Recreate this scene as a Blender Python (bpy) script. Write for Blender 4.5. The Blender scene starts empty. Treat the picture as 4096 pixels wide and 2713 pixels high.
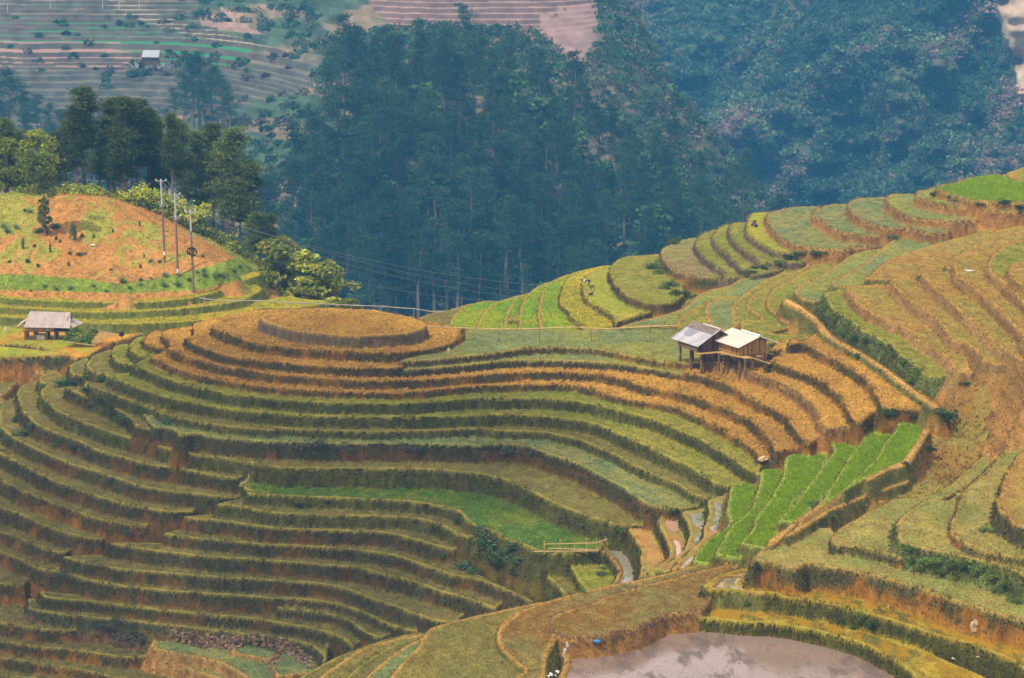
import bpy, math, random
import numpy as np
from mathutils import Vector
C = bpy.context.scene
rng = np.random.default_rng(7)
random.seed(7)
R = math.radians

# ------------------------------------------------------------ camera, sky, sun, exposure
PITCH = -10.0
HFOV = 20.0
F = 2048 / math.tan(R(HFOV / 2))           # focal length in photo pixels (4096 wide)
cam_d = bpy.data.cameras.new('camera'); cam = bpy.data.objects.new('camera', cam_d)
C.collection.objects.link(cam); C.camera = cam
cam_d.sensor_width = 36; cam_d.angle = R(HFOV)
cam_d.clip_start = 1; cam_d.clip_end = 6000
cam.location = (0, 0, 0); cam.rotation_euler = (R(90 + PITCH), 0, 0)

SUN_EL, SUN_AZ = 56.0, 226.0               # azimuth clockwise from +Y (view direction): behind the camera, to the left
w = bpy.data.worlds.new('World'); C.world = w; w.use_nodes = True
nt = w.node_tree; bg = nt.nodes['Background']
sky = nt.nodes.new('ShaderNodeTexSky'); sky.sky_type = 'NISHITA'; sky.sun_disc = False
sky.sun_elevation = R(SUN_EL); sky.sun_rotation = R(SUN_AZ); sky.air_density = 1.2; sky.dust_density = 2.0
bg.inputs[1].default_value = 0.075
# broken bright cloud low in the sky, mixed into the sky texture
tcw = nt.nodes.new('ShaderNodeTexCoord'); mpw = nt.nodes.new('ShaderNodeMapping'); mpw.inputs['Scale'].default_value = (1, 1, 2.6); mpw.inputs['Location'].default_value = (.31, 0, .1)
nt.links.new(tcw.outputs['Generated'], mpw.inputs[0]); nzw = nt.nodes.new('ShaderNodeTexNoise'); nzw.inputs['Scale'].default_value = 4.2; nzw.inputs['Detail'].default_value = 2.5
nt.links.new(mpw.outputs[0], nzw.inputs['Vector']); mrw = nt.nodes.new('ShaderNodeMapRange'); mrw.inputs['From Min'].default_value = .31; mrw.inputs['From Max'].default_value = .60
nt.links.new(nzw.outputs[0], mrw.inputs[0]); mxw = nt.nodes.new('ShaderNodeMix'); mxw.data_type = 'RGBA'; mxw.inputs[7].default_value = (24.0, 22.6, 21.6, 1)
nt.links.new(mrw.outputs[0], mxw.inputs[0]); nt.links.new(sky.outputs[0], mxw.inputs[6]); nt.links.new(mxw.outputs[2], bg.inputs[0])
sd = bpy.data.lights.new('sun', 'SUN'); sun = bpy.data.objects.new('sun', sd); C.collection.objects.link(sun)
sd.energy = 4.3; sd.angle = R(0.6); sd.color = (1.0, 0.90, 0.72)
sdir = Vector((math.sin(R(SUN_AZ)) * math.cos(R(SUN_EL)), math.cos(R(SUN_AZ)) * math.cos(R(SUN_EL)), math.sin(R(SUN_EL))))
sun.rotation_euler = sdir.to_track_quat('Z', 'Y').to_euler(); sun.location = (-80, -60, 120)
C.view_settings.view_transform = 'Standard'; C.view_settings.look = 'None'
C.view_settings.exposure = 0.0; C.view_settings.gamma = 1.0
C.cycles.max_bounces = 5; C.cycles.diffuse_bounces = 2; C.cycles.glossy_bounces = 2; C.cycles.transmission_bounces = 2
C.cycles.transparent_max_bounces = 24; C.cycles.volume_bounces = 0
C.cycles.use_denoising = True
C.cycles.denoiser = 'OPENIMAGEDENOISE'

# ------------------------------------------------------------ photo points -> world points
CROP = {'F': (0, 0, 0.578), 'M': (400, 1200, 3.336), 'N': (1000, 1250, 2.6133), 'L': (0, 1400, 3.336),
        'S': (1700, 1000, 2.631), 'R': (2500, 900, 2.96), 'H': (2650, 1250, 4.736), 'P': (0, 0, 1.0)}
for r_, y_ in enumerate((0, 650, 1350, 1973)):
    for c_, x_ in enumerate((0, 1000, 2000, 2996)):
        CROP['%d%d' % (r_, c_)] = (x_, y_, 2.119)

def px(s):
    """'20:x,y x,y 21:x,y' -> list of full-resolution photo points"""
    out = []; k = 'P'
    for tok in s.split():
        if ':' in tok: k, tok = tok.split(':')
        x, y = tok.split(',')
        x0, y0, sc = CROP[k]
        out.append((x0 + float(x) / sc, y0 + float(y) / sc))
    return out

CP, SP = math.cos(R(PITCH)), math.sin(R(PITCH))
def ray(u, v):
    cx, cy = (u - 2048) / F, (1356.5 - v) / F
    return np.array((cx, CP - cy * SP, SP + cy * CP))
def on_z(u, v, z):
    d = ray(u, v); t = z / d[2]
    return d * t
def on_y(u, v, y):
    d = ray(u, v); return d * (y / d[1])
def to_px(p):
    x, y, z = p
    f = y * CP + z * SP; up = -y * SP + z * CP
    return 2048 + F * x / f, 1356.5 - F * up / f

def spline(pts, closed=False, n=5):
    P = np.array(pts, float)
    if len(P) < 3: return P
    if closed: Q = np.vstack([P[-1], P, P[0], P[1]])
    else: Q = np.vstack([2 * P[0] - P[1], P, 2 * P[-1] - P[-2]])
    out = []
    for i in range(1, len(Q) - 2):
        p0, p1, p2, p3 = Q[i - 1], Q[i], Q[i + 1], Q[i + 2]
        for t in np.linspace(0, 1, n, endpoint=False):
            out.append(0.5 * ((2 * p1) + (-p0 + p2) * t + (2 * p0 - 5 * p1 + 4 * p2 - p3) * t * t + (-p0 + 3 * p1 - 3 * p2 + p3) * t ** 3))
    if not closed: out.append(Q[-2])
    return np.array(out)
# ------------------------------------------------------------ the terraces: level shelves, each outlined by its lip
# name: (height, what grows on it, what its bank is, lip [left to right], back = lips of the shelves above that close it)
LAY = {}
def L(name, z, kind, bank, lip, back='', loop=False):
    uv = px(lip)
    p = np.array([on_z(u, v, z) for u, v in uv])
    LAY[name] = dict(z=z, kind=kind, bank=bank, lip=p, back=back, loop=loop, uv=uv)

# --- the round hill in the middle
L('A0', -39.0, 'plough', 'mound', '11:85,1300 150,1285 350,1262 560,1248 760,1250 950,1262 1150,1280 1320,1310 1430,1345 1490,1375 1480,1400 1430,1425 1320,1450 1150,1462 880,1472 700,1458 500,1440 330,1410 180,1370 100,1330', loop=True)
L('A1', -40.0, 'plough', 'mix', 'M:2140,215 1900,245 1700,280 1580,320 1510,345 1560,390 1750,460 2000,550 2200,590 2335,610 N:100,310 300,345 600,380 1000,400 1300,410 1600,408 1850,385 2080,330 2200,270 2220,220 2180,180 2000,150 1850,110 1500,20 800,-40 200,-10', loop=True)
L('A2', -40.834, 'plough', 'dark', 'M:1480,270 1290,310 1250,340 1270,400 1250,480 1160,490 1180,540 1350,620 1600,710 1900,780 2335,815 N:0,470 300,510 600,545 900,565 1300,578 1560,575', 'P:1900,1330 1500,1240 1050,1240 800,1280')
L('A3', -41.584, 'plough', 'mix', 'M:1170,360 950,395 860,430 830,470 920,540 950,600 1080,610 900,640 960,670 1150,740 1400,820 1800,910 2335,985 N:0,610 300,645 600,670 1200,705 1600,700 2000,690 2352,650 22:300,290 600,290 850,305 1050,350 1200,400 1500,460 1700,520 1900,590 2110,690 23:100,790 190,870 240,950', '23:560,930 420,740 230,560 0,440 22:2000,400 1850,330 1700,290 1400,240 1000,190 500,170 0,170 P:1500,1430 1100,1390 900,1330 780,1300')
L('A4', -42.372, 'plough', 'mix', 'M:760,415 660,450 600,500 620,590 720,630 880,640 800,720 680,750 750,800 950,890 1250,980 1600,1060 2000,1120 2335,1160 N:0,755 300,780 600,805 1000,820 1600,830 2000,800 2352,765 22:0,405 300,395 600,400 750,430 1000,500 1200,540 1400,570 1600,640 1800,730 2000,850 2150,950 2200,1010', 'A3')
L('A5', -42.962, 'grass', 'green', 'M:560,490 450,530 400,590 420,660 500,730 600,745 650,745 500,850 460,870 620,940 900,1050 1200,1140 1500,1210 1800,1270 2335,1310 N:0,870 300,905 700,935 1200,945 1700,945 2352,895 22:0,515 300,515 600,535 900,590 1100,640 1300,700 1500,780 1700,870 1900,980 2050,1090 2200,1160', 'A4')
L('A6', -43.836, 'grass', 'green', 'M:330,590 200,620 150,680 170,760 300,850 430,860 440,960 300,990 130,1000 200,1050 450,1150 800,1270 1100,1340 1400,1400 1800,1460 2335,1515 N:0,1020 300,1060 700,1080 1200,1090 1700,1090 2352,1080 22:0,655 300,665 600,695 800,730 1000,810 1200,900 1400,1000 1600,1090 1750,1180 1850,1240 1920,1255', 'A5')
L('A7', -44.728, 'olive', 'green', 'L:1460,0 1250,70 1190,140 1180,240 1290,310 1420,320 1390,450 1190,440 1260,500 1500,590 1800,700 2100,800 2335,860 20:1300,620 1500,680 1700,720 2000,760 2331,785 N:0,1190 400,1215 900,1240 1600,1240 2352,1215 22:0,792 300,800 500,830 700,880 900,960 1100,1060 1300,1160 1500,1240 1600,1310 1760,1365', 'A6')
L('A8L', -45.792, 'olive', 'dark', 'L:1190,100 970,180 930,260 1000,330 1150,350 1100,500 880,495 1000,570 1300,680 1500,760 1720,900 1850,1030 2110,1050 2180,960', 'P:640,1670 480,1570 370,1520')
L('A8', -45.355, 'blue', 'dark', 'L:1960,940 2020,1010 2110,1040 2200,1040 2335,1070 20:1530,830 1660,815 1900,850 2331,885 N:0,1335 400,1350 900,1370 1300,1365 1700,1370 2352,1385 22:0,905 200,920 400,980 600,1050 800,1140 1000,1250 1150,1350 1250,1420 1400,1440 1540,1450', 'A7')
L('A9', -46.714, 'olive', 'green', 'L:760,280 580,340 540,400 620,480 560,540 580,640 680,740 850,850 1000,920 1200,1000 1400,1080 1650,1150 1900,1230 2100,1290 2335,1340 20:1700,1000 1900,1020 2080,1055 2331,1090 21:300,1105 900,1110 1500,1115 1900,1150 2100,1190 22:0,1190 200,1270 400,1370 600,1460 800,1530 32:900,240 950,265 1080,270', 'A8')
L('A10', -48.167, 'weed', 'green', '20:2090,1290 2150,1310 21:0,1325 500,1350 1000,1370 1400,1395 1600,1430 1750,1470 31:1820,210 1900,270 2100,340 32:0,365 150,420 300,480 500,505 700,500 840,480 890,430', 'A9')
L('A11', -48.975, 'thin', 'green', '30:1850,95 2100,118 31:0,130 200,163 600,185 1000,192 1300,207 1500,235 1650,290 1750,340 1850,375', 'A10')
L('A12', -49.972, 'thin', 'dark', '30:1560,205 1900,238 2100,268 31:0,268 300,305 600,312 1000,322 1200,345 1400,393 1550,440 1720,475', 'A11')
L('A13', -51.112, 'thin', 'dark', '30:1380,340 1500,360 1800,395 2100,420 31:0,428 300,445 700,465 1000,493 1200,525 1400,585 1600,655 1750,700 1900,725 2100,800 2250,850 2400,920', 'A12')
L('A14', -52.015, 'thin', 'dark', '30:900,420 1100,458 1400,495 1700,535 2000,553 31:0,560 300,583 600,607 900,628 1000,655 1200,705 1400,755 1600,825 1800,880 2000,950 2080,985', 'A13')
L('A15', -53.108, 'thin', 'dark', '30:530,540 650,575 800,605 1000,645 1300,668 1600,695 2000,723 31:0,722 300,748 600,768 800,805 1000,885 1200,955 1400,1025 1600,1085 1760,1085', 'A14')
L('A16', -54.105, 'thin', 'dark', '30:420,660 600,695 800,750 1100,795 1500,835 2000,865 31:0,873 200,888 400,893 700,933 900,992 1100,1082 1250,1142 1400,1175', 'A15')
L('A16b', -54.77, 'thin', 'dark', '31:255,975 450,995 600,1012 800,1065 900,1130 1050,1212 1120,1220', '31:1500,1100 1100,950 700,850 200,830')
L('A17', -55.435, 'thin', 'dark', '30:330,830 400,883 700,913 1000,948 1400,995 1800,1035 31:0,1057 300,1107 500,1142 650,1182 800,1243 870,1300', 'A16b')
L('A18', -56.385, 'thin', 'stone', '30:235,890 230,950 250,983 500,1023 800,1058 1100,1083 1500,1128 1900,1172 31:0,1197 300,1232 450,1272 560,1322 640,1390 620,1440', 'A17')
L('B1', -47.74, 'olive', 'dark', 'L:470,420 300,480 250,540 240,620 260,720 330,850 450,960 560,1030 800,1130 1000,1200 1150,1270 1400,1370 1700,1460 2000,1530 20:1500,1110 1700,1145 1900,1183 2000,1190 2110,1165', 'A9')
L('B2', -48.928, 'olive', 'dark', 'L:180,520 90,600 110,680 0,690 0,1000 100,1120 20:250,920 400,990 600,1070 800,1130 1000,1200 1250,1270 1500,1310 1800,1345 2030,1352', 'B1')
L('B3', -50.02, 'olive', 'dark', 'P:-60,1790 20:0,985 200,1090 400,1190 600,1270 800,1340 1000,1395 1200,1440 1400,1475 1640,1480', 'B2')
L('B4', -51.16, 'olive', 'mix', 'P:-60,1900 20:0,1210 100,1262 250,1325 30:350,45 500,105 700,175 900,235 1100,270 1250,275', 'B3')
L('B5', -52.347, 'olive', 'mix', 'P:-60,2000 30:0,110 200,195 400,285 600,350 750,380 860,388', 'B4')
L('B6', -53.44, 'thin', 'mix', 'P:-60,2115 30:0,330 150,375 300,445 450,495 560,508', 'B5')
L('B7', -54.39, 'thin', 'mix', 'P:-60,2180 30:0,490 150,560 300,630 420,658 500,650', 'B6')
L('B8', -55.435, 'thin', 'mix', 'P:-60,2310 30:0,770 100,775 200,780', 'B7')
L('B9', -57.24, 'thin', 'mix', 'P:-60,2480 30:0,1100 200,1130 400,1155 640,1165', 'P:420,2400 200,2350 -60,2330')
L('B10', -58.237, 'thin', 'mix', 'P:-60,2555 30:0,1260 300,1300 600,1330 900,1370 1050,1392 1200,1382 1340,1362', 'B9')
L('B11', -59.093, 'thin', 'mix', 'P:-60,2620 30:0,1400 300,1440 500,1472 850,1530 1010,1568 P:700,2740', 'B10')
L('B12', -59.9, 'thin', 'mix', 'P:-80,2700 200,2720 500,2760', 'B11')
L('D1', -57.62, 'blue', 'tan', '30:1290,1290 1330,1320 1500,1362 1800,1422 1950,1480 2080,1568 P:1060,2760', 'P:1280,2700 1250,2600 1000,2540 640,2540')
L('D2', -57.24, 'blue', 'tan', '30:1965,1340 2050,1370 2331,1420 31:185,1400 200,1500 230,1560', 'P:1330,2680 1230,2590 1000,2540 900,2560')
L('D3', -58.38, 'blue', 'tan', '30:1540,1470 1700,1530 1900,1590 P:940,2760', 'P:1150,2760 1000,2650 720,2600')
# --- saddle and ploughed fields running round the hut
L('S1', -40.45, 'field', 'mix', '11:1800,1390 N:2240,230 2200,330 2000,400 1700,480 1590,510 1900,492 2352,447 22:0,125 200,97 480,88 700,92 900,115 1100,155 1300,195 1450,215 1620,225 1900,240', 'H:2300,700 2200,500 R:1300,1160 900,1060 S:2300,830 1800,850 1200,850 700,840 400,820')
L('S2', -40.97, 'field', 'dark', 'N:1590,600 1800,590 2352,540 22:0,202 200,192 500,196 800,207 1000,222 1200,252 1400,282 1500,300 1620,312', '22:1880,180 1200,120 500,60 0,60')
L('T4', -40.1, 'plough', 'dry', '22:1720,215 1880,232 2000,252 2110,300 23:150,350 350,450 480,540 560,640 610,740 640,790', '23:900,760 850,600 700,420 400,250 H:2200,600 1500,700 22:1720,150')
L('T5', -39.35, 'plough', 'mix', 'H:2000,720 2260,730 23:150,215 190,200 350,260 560,340 700,430 800,530 870,640 900,700 945,715', '23:1100,600 1000,300 700,120 350,0')
L('T6', -38.6, 'plough', 'mix', '13:470,1520 23:330,60 390,20 600,120 750,190 900,290 1020,380 1100,500 1130,590 1150,605', '23:1650,600 1400,430 1150,260 900,100 700,-20 13:560,1460')
L('T2', -40.83, 'plough', 'mix', '22:1560,290 1700,318 1900,390 2000,430 2110,500 23:200,600 320,680 400,780 480,880 510,900', '23:640,820 520,640 350,450 100,300 22:1880,200 1700,200')
# --- wet strips and bright rice at the foot of the ploughed fields
L('W', -48.405, 'water', 'green', '32:840,480 940,560 1000,650 985,720 930,790', '32:960,860 1200,800 1240,420 1040,440')
L('F1', -49.26, 'grass', 'green', '32:560,550 620,660 690,770 760,840', '32:1000,820 1010,620 900,460 700,470')
L('F2', -49.925, 'olive', 'green', '32:290,620 420,720 520,830 560,880', '32:780,860 700,620 570,530 400,560')
L('V1', -47.075, 'mud', 'green', '32:1250,265 1130,275 1080,310 1150,400 1200,500 1190,600 1180,700', '32:1300,720 1480,600 1400,300 1340,240')
L('V2', -46.125, 'mudwater', 'green', '32:1520,205 1390,205 1335,225 1370,300 1420,420 1440,540 1290,640 1250,680', '32:1350,720 1560,560 1640,300 1560,160')
L('V3', -45.365, 'mudwater', 'green', '32:1740,130 1650,150 1560,165 1590,250 1610,360 1560,480 1440,580 1330,650', '32:1450,680 1700,500 1800,300 1780,120')
L('V4', -44.7, 'mudwater', 'green', '32:1950,20 1780,60 1770,160 1740,300 1710,380 1600,500 1450,640', '32:1560,680 1760,500 1960,280 2000,30')
L('G1', -43.94, 'rice', 'rim', '22:2160,1250 1980,1260 1945,1360 1930,1480 32:1930,180 1930,280 1760,400 1680,490 1640,580', '32:1900,620 2000,400 2200,100 23:120,1200')
L('G2', -43.085, 'rice', 'rim', '23:290,1125 120,1130 105,1200 60,1350 0,1480 32:1950,300 1860,450 1830,520', '32:2050,560 2331,250 23:300,1250 340,1100')
L('G3', -41.75, 'rice', 'rim', '23:600,1000 345,1005 310,1100 280,1200 180,1380 60,1540 32:2150,300 2040,430', '32:2300,480 23:380,1400 600,1200 680,1000')
L('G4a', -41.1, 'rice', 'rim', '23:920,835 730,840 690,880 720,960 640,1060 560,1190 420,1380 250,1560', '23:420,1568 800,1200 950,950 1000,830')
L('G4', -40.4, 'rice', 'rim', '23:1190,710 1000,710 960,760 980,860 900,950 780,1130 680,1290', '23:600,1440 900,1250 1200,950 1290,700')
L('G5', -39.7, 'rice', 'rim', '23:1510,590 1330,590 1240,650 1260,760 1170,880 1060,1050 920,1180', '23:800,1300 1000,1190 1330,1050 1450,900 1520,700')
# --- right-hand hill: fields behind the hut
L('C1', -40.2, 'field', 'rim', 'R:-60,1210 150,1150 450,1075 700,985 860,850 930,810 1030,770 1220,730 1290,690 1390,640 1510,625 1650,530 1890,500', 'R:2000,480 1700,700 1400,900 1350,1150 900,1200 300,1200')
L('C1b', -40.04, 'grass', 'rim', 'R:600,1200 640,1110 760,1020 930,940 1060,890 1180,850', 'R:1400,860 1350,1150 1200,1260')
L('C1c', -39.96, 'field', 'rim', 'R:1010,1200 970,1080 945,1000 990,930 1100,880 1290,890', 'R:1450,860 1380,1150 1250,1260')
L('C2', -39.9, 'grass', 'rim', 'R:1310,1190 1265,1080 1260,980 1290,930 1420,810 1600,690 1800,600 1920,520 1980,430 2030,405 2130,402', 'C4')
L('C3', -39.6, 'grass', 'rim', 'R:1400,1350 1380,1150 1580,1140 1600,1100 1560,1060 1470,1010 1440,950 1460,890 1550,810 1700,720 1830,650 1950,590 2080,530 2250,430 2330,370 13:830,730', 'C6')
L('C4', -39.3, 'grass', 'rim', 'R:1500,1230 1870,1310 2150,1290 2260,1215 2150,1200 1950,1170 1850,1130 1780,1060 1690,980 1680,880 1720,800 1800,740 1960,660 13:700,790 900,745', 'R:2368,620 2100,760 2100,1000 2340,1250 2200,1340 1700,1400 1500,1380')
L('C4p', -38.1, 'path', 'rim', '23:1560,590 1400,480 1260,380 1130,280 980,170 840,95 680,0 13:610,1430 570,1360 480,1290 400,1240 310,1200 280,1165', '13:330,1150 440,1215 560,1300 650,1400 720,1490 23:830,60 1000,150 1200,280 1400,440 1610,590')
L('C6', -38.0, 'field', 'rim', '13:640,1165 560,1180 450,1160 400,1120 390,1090 430,1050 520,1000 620,960 750,870 870,790 1000,750 1140,740', '13:1300,640 1050,850 760,1000 760,1130')
L('C7', -37.2, 'field', 'rim', '13:840,1060 750,1050 700,1030 720,1000 800,960 950,880 1050,800 1150,720 1250,640 1310,590 1350,570 1600,555 1870,538', 'C9')
L('C8', -36.3, 'tanfield', 'rim', '13:1220,995 1000,985 1030,960 1100,890 1200,830 1350,770 1500,720 1700,660 1850,620 1930,590 1920,550 1890,520 1930,495 2400,488', '13:2400,590 1930,690 1600,860 1300,1040')
L('C9', -35.6, 'tanfield', 'rim', '13:1600,1060 1480,960 1420,960 1440,930 1470,880 1600,770 1800,680 2000,620 2200,560 2400,520', '13:2400,650 2100,700 1800,900 1700,1100')
L('C10', -34.9, 'tanfield', 'rim', '13:1760,960 1690,900 1670,880 1700,830 1800,770 1930,690 2100,620 2400,580', '13:2400,800 2100,900')
L('E0', -37.5, 'grass', 'bush', '13:640,1110 650,1150 700,1230 850,1340 1000,1450 1150,1530 23:1200,60 1300,170 1450,270 1480,320 1640,335', '23:1750,300 1600,100 13:1500,1500 1100,1250 900,1050')
L('D11', -36.8, 'tanfield', 'tan', '13:1200,1040 1000,1046 860,1055 830,1070 900,1170 1000,1260 1150,1330 1350,1420 1450,1500 23:1400,0 1550,80 1680,180 1740,290', '23:1900,300 1800,0 13:1700,1350 1400,1050')
L('D12', -36.0, 'tanfield', 'tan', '13:1440,985 1240,985 1215,1010 1250,1060 1300,1130 1450,1230 1600,1340 1700,1450 1750,1520 23:1850,60 1950,150 1990,200', '23:2250,250 2050,0 13:1950,1350 1700,1080')
L('D13', -35.2, 'tanfield', 'tan', '13:1690,930 1500,940 1470,960 1500,1000 1600,1090 1700,1170 1800,1270 1900,1350 1960,1400 23:2040,10', '23:2331,200 2331,0 13:2200,1270 1900,960')
L('D14', -34.4, 'tanfield', 'tan', '13:2000,830 1780,835 1735,870 1760,950 1850,1020 2000,1130 2100,1220 2150,1280 2250,1390 2331,1480 P:4180,1500', 'P:4180,1250 13:2250,980')
L('D15', -33.7, 'grass', 'tan', '13:2331,655 2200,700 2100,760 2050,800 2030,870 2060,930 2150,1020 2250,1110 2331,1200 P:4180,1300', 'P:4180,940')
L('D16', -33.0, 'tanfield', 'tan', '13:2400,840 2250,860 2200,920 2260,1000 2400,1080', 'P:4250,1150 4250,1000')
# --- ridge terraces against the far woods
L('n1', -45.6, 'olive', 'rim', 'S:-60,720 130,650 240,640 430,582 560,560', 'S:560,800 100,800 -60,790')
L('n2', -45.1, 'rice2', 'rim', 'S:255,850 260,780 300,690 380,620 480,575 630,540', 'n4')
L('n3', -44.8, 'rice2', 'rim', 'S:530,850 545,800 600,690 640,630 740,560 950,490', 'n5')
L('n4', -44.5, 'rice2', 'rim', 'S:815,860 825,800 850,690 900,580 970,490', 'n6')
L('n5', -44.1, 'rice2', 'rim', 'S:980,850 990,740 870,740 990,690 1000,620 1020,570 1060,490 1140,420 1260,350', 'n7')
L('n6', -43.7, 'rice2', 'rim', 'S:1225,860 1210,790 1190,650 1210,530 1220,480 1240,420 1290,360 1380,310 1500,260', 'n8')
L('n7', -43.2, 'rice3', 'mix', 'S:1700,860 1600,760 1500,640 1420,560 1420,490 1460,390 1500,310 1550,250 1700,210 1880,170', 'n9')
L('n8', -42.7, 'yellow', 'mix', 'S:2010,760 1990,700 1850,610 1720,540 1670,460 1660,360 1690,290 1780,225 1900,175 1960,165', 'n10')
L('n9', -41.9, 'grass', 'mix', 'R:520,930 420,935 200,905 0,810 S:2000,360 1960,260 1960,180 2000,120 2130,70 2230,65 2340,60', 'R:780,300 700,600 700,840 600,900')
L('n10', -41.0, 'brownfield', 'scar', 'R:1000,625 720,590 620,560 540,510 450,400 440,285 600,210 780,160', 'n12')
L('n11', -40.4, 'grass', 'purple', 'R:1400,630 1200,625 1150,560 1050,480 920,380 840,280 830,200 920,110 1080,50', 'n13')
L('n12', -39.8, 'grass', 'purple', 'R:1500,600 1440,565 1350,500 1250,400 1120,280 1050,200 1040,130 1090,60 1180,0', 'n14')
L('n13', -39.2, 'grass', 'purple', 'R:1800,450 1720,447 1600,440 1500,370 1400,300 1300,210 1240,120 1240,30 1280,-20', 'n15')
L('n14', -38.6, 'yellow', 'purple', 'R:2050,345 1920,335 1870,330 1750,310 1620,240 1520,170 1460,90 1440,0 13:20,440 150,425', 'n16')
L('n15', -37.9, 'blue', 'dry', '13:870,715 830,740 650,735 500,720 380,700 280,650 200,580 150,490 160,450 250,410 400,380 600,375', 'n17')
L('n16', -37.0, 'blue', 'dry', '13:1150,620 1000,625 900,610 770,590 680,550 600,490 545,460 550,420 600,385 700,360 810,357', 'n18')
L('n17', -36.2, 'blue', 'dry', '13:1360,560 1180,555 1030,520 920,470 850,410 835,370 860,330 950,308 1150,298', '13:1800,330 1700,600 1500,600')
L('n18', -35.4, 'field', 'dry', '13:2400,485 1900,490 1700,495 1500,485 1350,460 1230,400 1160,340 1170,300 1220,270 1400,272', '13:1700,180 2400,300')
L('n19', -34.5, 'field', 'dry', '13:2400,422 2100,415 1900,395 1700,370 1500,325 1425,290 1430,245 1500,238', '13:1640,190 2000,200 2400,300')
L('n20', -33.7, 'rice', 'dry', '13:2400,342 2000,330 1850,310 1700,270 1590,222 1640,205 1740,180 1820,150 1910,130', '13:2100,100 2400,200')
# --- near spur at the lower right
L('Q1', -43.5, 'olive', 'rim', 'P:1530,2760 31:1190,1568 1300,1420 1420,1310 1490,1200 1600,1125 32:0,1000 300,940 600,885 900,800 1150,745 1400,690 1650,620 1900,560 2100,500 2200,440', '32:2300,450 2000,600 1600,700 1300,800 900,930 500,1050 400,1150 31:2400,1500 P:2100,2760')
L('Q1b', -43.2, 'brown', 'rim', 'P:1990,2760 31:2331,1510 2250,1440 2130,1320 2100,1210 2130,1130 2250,1030 32:0,1140 50,1070 150,1010 300,960 500,895 800,815 1100,760', '32:1300,780 800,960 500,1060 460,1250 400,1400 380,1568')
L('Q2', -43.0, 'brown', 'dry', '32:1250,1095 1150,1150 1000,1185 800,1215 600,1225 530,1215 470,1180 445,1120 430,1085 480,1040 600,1000 750,950 900,880 1150,800 1400,740 1700,660 1900,610 2150,490', '32:2200,560 2000,650 1800,720 1800,900 1700,1000 1400,1040', )
L('Q3', -43.9, 'olive', 'rim', '31:1780,1568 1840,1450 1900,1400 2000,1385 2080,1400 2200,1470 2331,1530 P:2180,2760', 'P:1800,2760')
L('Q0a', -44.55, 'thin', 'dark', 'P:1150,2790 31:430,1568 580,1470 800,1370 1000,1290 1250,1215 1440,1185', '31:1560,1200 1300,1400 1100,1640')
L('Q0', -44.3, 'olive', 'rim', 'P:1230,2790 31:590,1568 760,1440 930,1335 1100,1275 1300,1225 1460,1200', '31:1560,1200 1400,1400 1300,1640')
L('Q0b', -44.05, 'thin', 'dark', 'P:1340,2790 31:820,1568 950,1440 1130,1340 1300,1270 1480,1212', '31:1560,1200 1500,1400 1400,1640')
L('Q0c', -43.8, 'blue', 'rim', 'P:1420,2790 31:990,1568 1110,1440 1300,1315 1490,1225', '31:1660,1200 1600,1400 1500,1640')
L('POND', -44.0, 'water', 'rim', '32:560,1330 620,1320 900,1290 1100,1260 1300,1140 P:4400,2500 4400,2900 2200,2900 32:500,1568 545,1450', loop=True)
L('E1', -43.35, 'yellowwater', 'green', '32:1390,1035 1500,1050 1800,1065 2110,1095 33:200,1100 500,1150 800,1220 1000,1290 1200,1400 1320,1480 1400,1568 P:3720,2860', 'P:4200,2860 33:2000,1568 1400,1300 700,1050 0,950 32:1700,940 1450,980')
L('E2', -42.4, 'yellowwater', 'green', '32:1720,790 1750,810 2000,830 2331,850 33:300,880 600,925 1000,1020 1300,1110 1600,1200 1900,1290 2100,1360 2250,1430 2331,1500 P:4250,2760', 'P:4300,2620 33:2331,1200 1500,950 900,760 400,650 0,640 32:2050,640 1850,690')
L('E1w', -43.349, 'water', 'rim', '32:1440,1030 1500,1015 1560,1000 1620,980 1670,968 1690,1000 1700,1045 1600,1042 1500,1040', loop=True)
L('E2w', -42.399, 'water', 'rim', '32:1760,800 1800,750 1860,705 1950,690 2050,692 2120,715 2170,770 2240,845 2000,828 1850,815', loop=True)
L('E3', -41.0, 'straw', 'scar', '32:2130,570 33:30,600 100,575 380,640 460,600 520,597 760,640 1100,712 1500,832 1900,962 2200,1050 2400,1100', '33:2400,850 1700,600 1300,480 900,500 700,300 400,300 100,480')
L('E4', -40.4, 'straw', 'scar', '33:1290,560 1100,490 880,450 800,440 730,440 700,400 760,300 900,220 1100,130 1250,60 23:1500,1360 1700,1260 1900,1080 2000,960 2100,850', '33:1330,500 1500,300 1550,100 23:1900,1250 2200,950 2250,850')
L('E5', -39.7, 'straw', 'bush', '33:2400,720 2100,610 1800,535 1500,475 1300,420 1270,330 1290,220 1400,130 1550,50 23:1700,1380 1900,1230 2100,1050 2200,900 2280,800', '33:1780,300 1760,0 23:2100,1300 2400,1000 P:4180,2200')
L('E6', -39.2, 'straw', 'scar', '33:2400,560 2100,520 1950,470 1780,400 1710,300 1740,180 1790,50 23:1760,1400 1850,1270 2050,1120 2250,850 2400,700', 'P:4180,1900 4180,2200')
L('E7', -38.1, 'tanfield', 'scar', '33:2400,340 2250,260 2130,150 2100,50 23:2130,1350 2160,1200 2250,1050 2400,900', 'P:4220,1950 4220,2080')
L('f1', -40.5, 'brown', 'rim', '33:300,375 400,290 440,210 620,95 760,30 23:780,1330 1000,1220 1200,1120 1330,1070', '23:1400,1120 1350,1230 1100,1310 33:700,150 420,330')
L('bund', -39.6, 'path', 'rim', '23:1610,620 1580,700 1500,830 1420,960 1345,1075 1200,1115 1000,1215', '23:1000,1190 1300,1050 1440,870 1510,700 1530,600')
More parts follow.
